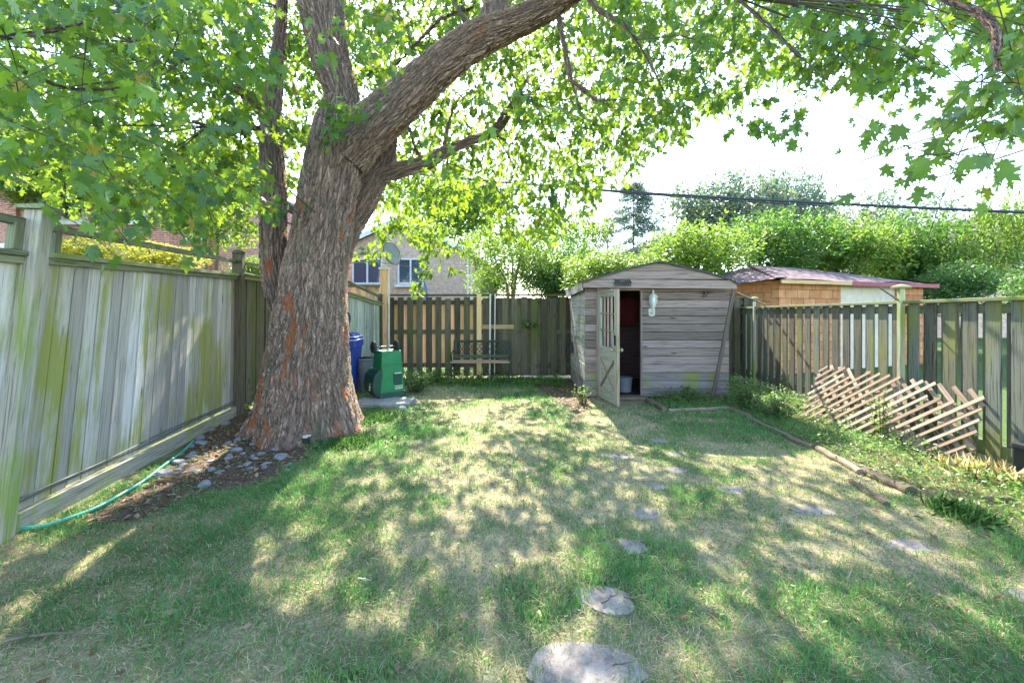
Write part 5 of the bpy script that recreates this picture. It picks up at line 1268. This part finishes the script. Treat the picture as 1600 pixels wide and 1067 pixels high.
h4 = empty('tan_house', (P(1510, 480, RY).x, RY, 0), 'tan brick house behind the bushes at the right side', 'house')
m = MB(); xa, xb = P(1370, 0, RY).x, P(1720, 0, RY).x; ze = P(0, 385, RY).z; m.hexa(lambda s, h, d_: Vector((s, RY + d_, h)), (xa, xb), (0, ze), (0, 7), 1, rnd=0)
xp = (P(1545, 0, RY)).x; m.prism([(xa, RY, ze), (xb, RY, ze), (xp, RY, P(0, 342, RY).z)], (0, 7, 0)); m.build('wall', M['brick_pink'], h4)
m = MB(); zt = P(0, 338, RY).z
for (x0, z0, x1, z1) in ((xa - .3, ze - .1, xp, zt), (xp, zt, xb + .3, ze - .1)): m.prism([(x0, RY - .3, z0 + .02), (x1, RY - .3, z1 + .02), (x1, RY - .3, z1 + .2), (x0, RY - .3, z0 + .2)], (0, 7.5, 0))
m.build('roof', M['roofgray'], h4); window(h4, 1575, 1600, 375, 430, RY); window(h4, 1478, 1505, 395, 435, RY)
# grey lean-to roof behind the shed
h5 = empty('garage', (P(1000, 480, 18).x, 18, 0), 'plain grey roofed garage glimpsed between bushes left of the conifer', 'garage')
m = MB(); a, b = P(945, 408, 18), P(1050, 366, 18); m.prism([(a.x, 18, a.z - .1), (b.x, 18, b.z - .1), (b.x, 18, b.z + .08), (a.x, 18, a.z + .08)], (0, 4, 0)); m.build('roof', M['roofgray'], h5)
m = MB(); m.prism([(a.x + .2, 18.2, 0), (b.x, 18.2, 0), (b.x, 18.2, b.z - .12), (a.x + .2, 18.2, a.z - .03)], (0, 3.6, 0)); m.build('wall', M['roofgray'], h5)

# brick garage beyond right fence
ga = empty('brick_garage', (6, 10, 0), 'clay block garage with sagging purple shingle roof beyond the right fence', 'garage')
C0 = Vector((5.93, 9.95, 0)); fx = Vector((5.2, 2.0, 0)).normalized(); fy = Vector((-fx.y, fx.x, 0)); W_, D_ = 5.3, 3.6; hz = 2.1
m = MB()
m.hexa(lambda s, h, d_: C0 + fx * s + fy * d_ + Vector((0, 0, h)), (0, 2.05), (0, hz), (0, .2), 1, rnd=0); m.hexa(lambda s, h, d_: C0 + fx * s + fy * d_ + Vector((0, 0, h)), (4.2, W_), (0, hz), (0, .2), 1, rnd=0)
m.hexa(lambda s, h, d_: C0 + fx * s + fy * d_ + Vector((0, 0, h)), (0, .2), (0, hz), (.2, D_), 1, rnd=0); m.hexa(lambda s, h, d_: C0 + fx * s + fy * d_ + Vector((0, 0, h)), (W_ - .2, W_), (0, hz), (.2, D_), 1, rnd=0); m.hexa(lambda s, h, d_: C0 + fx * s + fy * d_ + Vector((0, 0, h)), (0, W_), (0, hz), (D_, D_ + .2), 1, rnd=0)
m.build('wall', M['block'], ga)
m = MB(); m.hexa(lambda s, h, d_: C0 + fx * s + fy * d_ + Vector((0, 0, h)), (2.05, 4.2), (0, hz - .03), (.05, .1), 1); m.build('garage_door', M['garage_panel'], ga)
ov = .22; e4 = [C0 + fx * s + fy * d_ + Vector((0, 0, hz)) for s, d_ in ((-ov, -ov), (W_ + ov, -ov), (W_ + ov, D_ + ov), (-ov, D_ + ov))]
r0 = C0 + fx * 1.3 + fy * 1.8 + Vector((0, 0, hz + .50)); r1 = C0 + fx * (2.6) + fy * 1.8 + Vector((0, 0, hz + .52))
m = MB()
def rq(pts, o):  # subdivided sloping roof faces with sag
    pts = [Vector(p) for p in pts]; n1, n2 = 14, 8; a = pts[1] - pts[0]; ua = a.normalized()
    for i in range(n1):
        for j in range(n2):
            q = []; uv = []
            for (u, v) in ((i, j), (i + 1, j), (i + 1, j + 1), (i, j + 1)):
                u /= n1; v /= n2; p = pts[0].lerp(pts[1], u).lerp(pts[3].lerp(pts[2], u), v); p.z += .025 * math.sin(u * 11 + v * 4 + o) * (1 - v) + (.02 if j == 0 and False else 0)
                q.append(p); uv.append((ua.dot(p - pts[0]), v * (pts[3] - pts[0]).length))
            m.poly(q, uv=uv)
rq([e4[0], e4[1], r1, r0], 0); rq([e4[1], e4[2], r1, r1], 1); rq([e4[2], e4[3], r0, r1], 2); rq([e4[3], e4[0], r0, r0], 3)
m.build('roof', M['shingle'], ga)
m = MB()
for j in range(8):
    for n1, (a, b) in enumerate(((r0, e4[0]), )): p = a.lerp(b, (j + .1) / 8); q = a.lerp(b, (j + 1.1) / 8); m.bar(p + Vector((0, 0, .03)), q + Vector((0, 0, .045)), .2, .025)
m.build('hip_shingles', M['shingle'], ga)
m = MB(); m.bar(e4[0] + fx * 2.3 + Vector((0, 0, -.05)) - fy * .01, e4[1] + Vector((0, 0, -.05)) - fy * .01, .03, .10); m.bar(e4[1] + Vector((0, 0, -.05)), e4[2] + Vector((0, 0, -.05)), .03, .12); m.build('gutter', M['red'], ga)
m = MB(); m.bar(e4[0] + Vector((0, 0, -.045)) - fy * .01, e4[0] + fx * 2.29 + Vector((0, 0, -.045)) - fy * .01, .03, .08); m.build('eave_board', M['cedar'], ga)

# neighbour's cedar fence behind the far left corner
nf = empty('cedar_fence', (-4.6, 11.5, 0), 'orange cedar fence beyond the left fence corner by the dish post', 'fence')
fn, Ln = fmap((P(520, 0, 11.6).x, 11.6), (P(597, 0, 11.6).x, 11.6), side=-1); m = MB(); s = 0
while s < Ln: m.hexa(fn, (s, s + .13), (.05, 2.02), (0, .02), 1); s += .24
m.build('board_panel', M['cedar'], nf); m = MB(); m.hexa(fn, (0, Ln), (2.02, 2.08), (-.04, .06), 0); m.hexa(fn, (0, Ln), (1.2, 1.3), (-.045, -.005), 0); m.build('rail', M['fence_dark'], nf)
# folded blue umbrella
u = P(664, 458, 13); ub = empty('garden_umbrella', (u.x, 13, 0), 'folded blue garden umbrella just behind the back fence', 'umbrella'); m = MB(); m.lathe([(.28, 0), (.22, .25), (.12, .6), (.05, .95), (.01, 1.1)], (u.x, 13, 1.15), 7); m.build('canopy', M['bluecloth'], ub); m = MB(); m.tube([(u.x, 13, 0), (u.x, 13, 1.2)], .025, 8); m.build('pole', M['steel'], ub)

# ------------------------------------------------------------------ overhead lines
def cable(keys, r_, label, name='power_line', n=40, sag=0):
    a, b = P(*keys[0]), P(*keys[1]); m = MB(); m.tube([a.lerp(b, t) + Vector((0, 0, -sag * 4 * t * (1 - t))) for t in np.linspace(0, 1, n)], r_, 6); o = m.build(name, M['cable'], smooth=True); tag(o, label, 'cable'); return o
cable([(560, 262, 26), (1750, 338, 11)], .046, 'thickest black overhead cable bundle crossing the whole right half', sag=.28)
cable([(560, 256, 26.3), (1290, 322, 14.4)], .022, 'thinner black cable joining the thick bundle near the shed', sag=.25)
cable([(1255, 277, 34), (1620, 132, 14)], .04, 'upper of the two parallel thin wires rising to the right', 'overhead_wire')
cable([(1255, 283, 34), (1640, 152, 14)], .04, 'lower of the two parallel thin wires rising to the right', 'overhead_wire')
cable([(1240, 312, 36), (1700, 180, 14)], .04, 'thin wire rising below the parallel pair', 'overhead_wire')
cable([(1200, 337, 38), (1700, 200, 14)], .04, 'lowest thin wire rising right just above the thick cable', 'overhead_wire', sag=.5)
cable([(1600, 20, 4.2), (1450, 372, 9)], .008, 'near wire dropping steeply across the right edge leaves', 'overhead_wire', sag=-.15)
cable([(760, 322, 34), (960, 338, 34)], .018, 'short far wire in the sky left of the conifer', 'overhead_wire')
cable([(860, 385, 30), (950, 352, 30)], .014, 'far wire running down left from the thin mast', 'overhead_wire')
m = MB(); p = P(949, 352, 30); m.tube([(p.x, 30, 0), (p.x, 30, p.z)], .035, 8); m.tube([(p.x - .2, 30, p.z), (p.x + .2, 30, p.z)], .02, 6); o = m.build('mast', M['steel']); tag(o, 'thin grey mast standing above the bushes left of the conifer', 'mast')
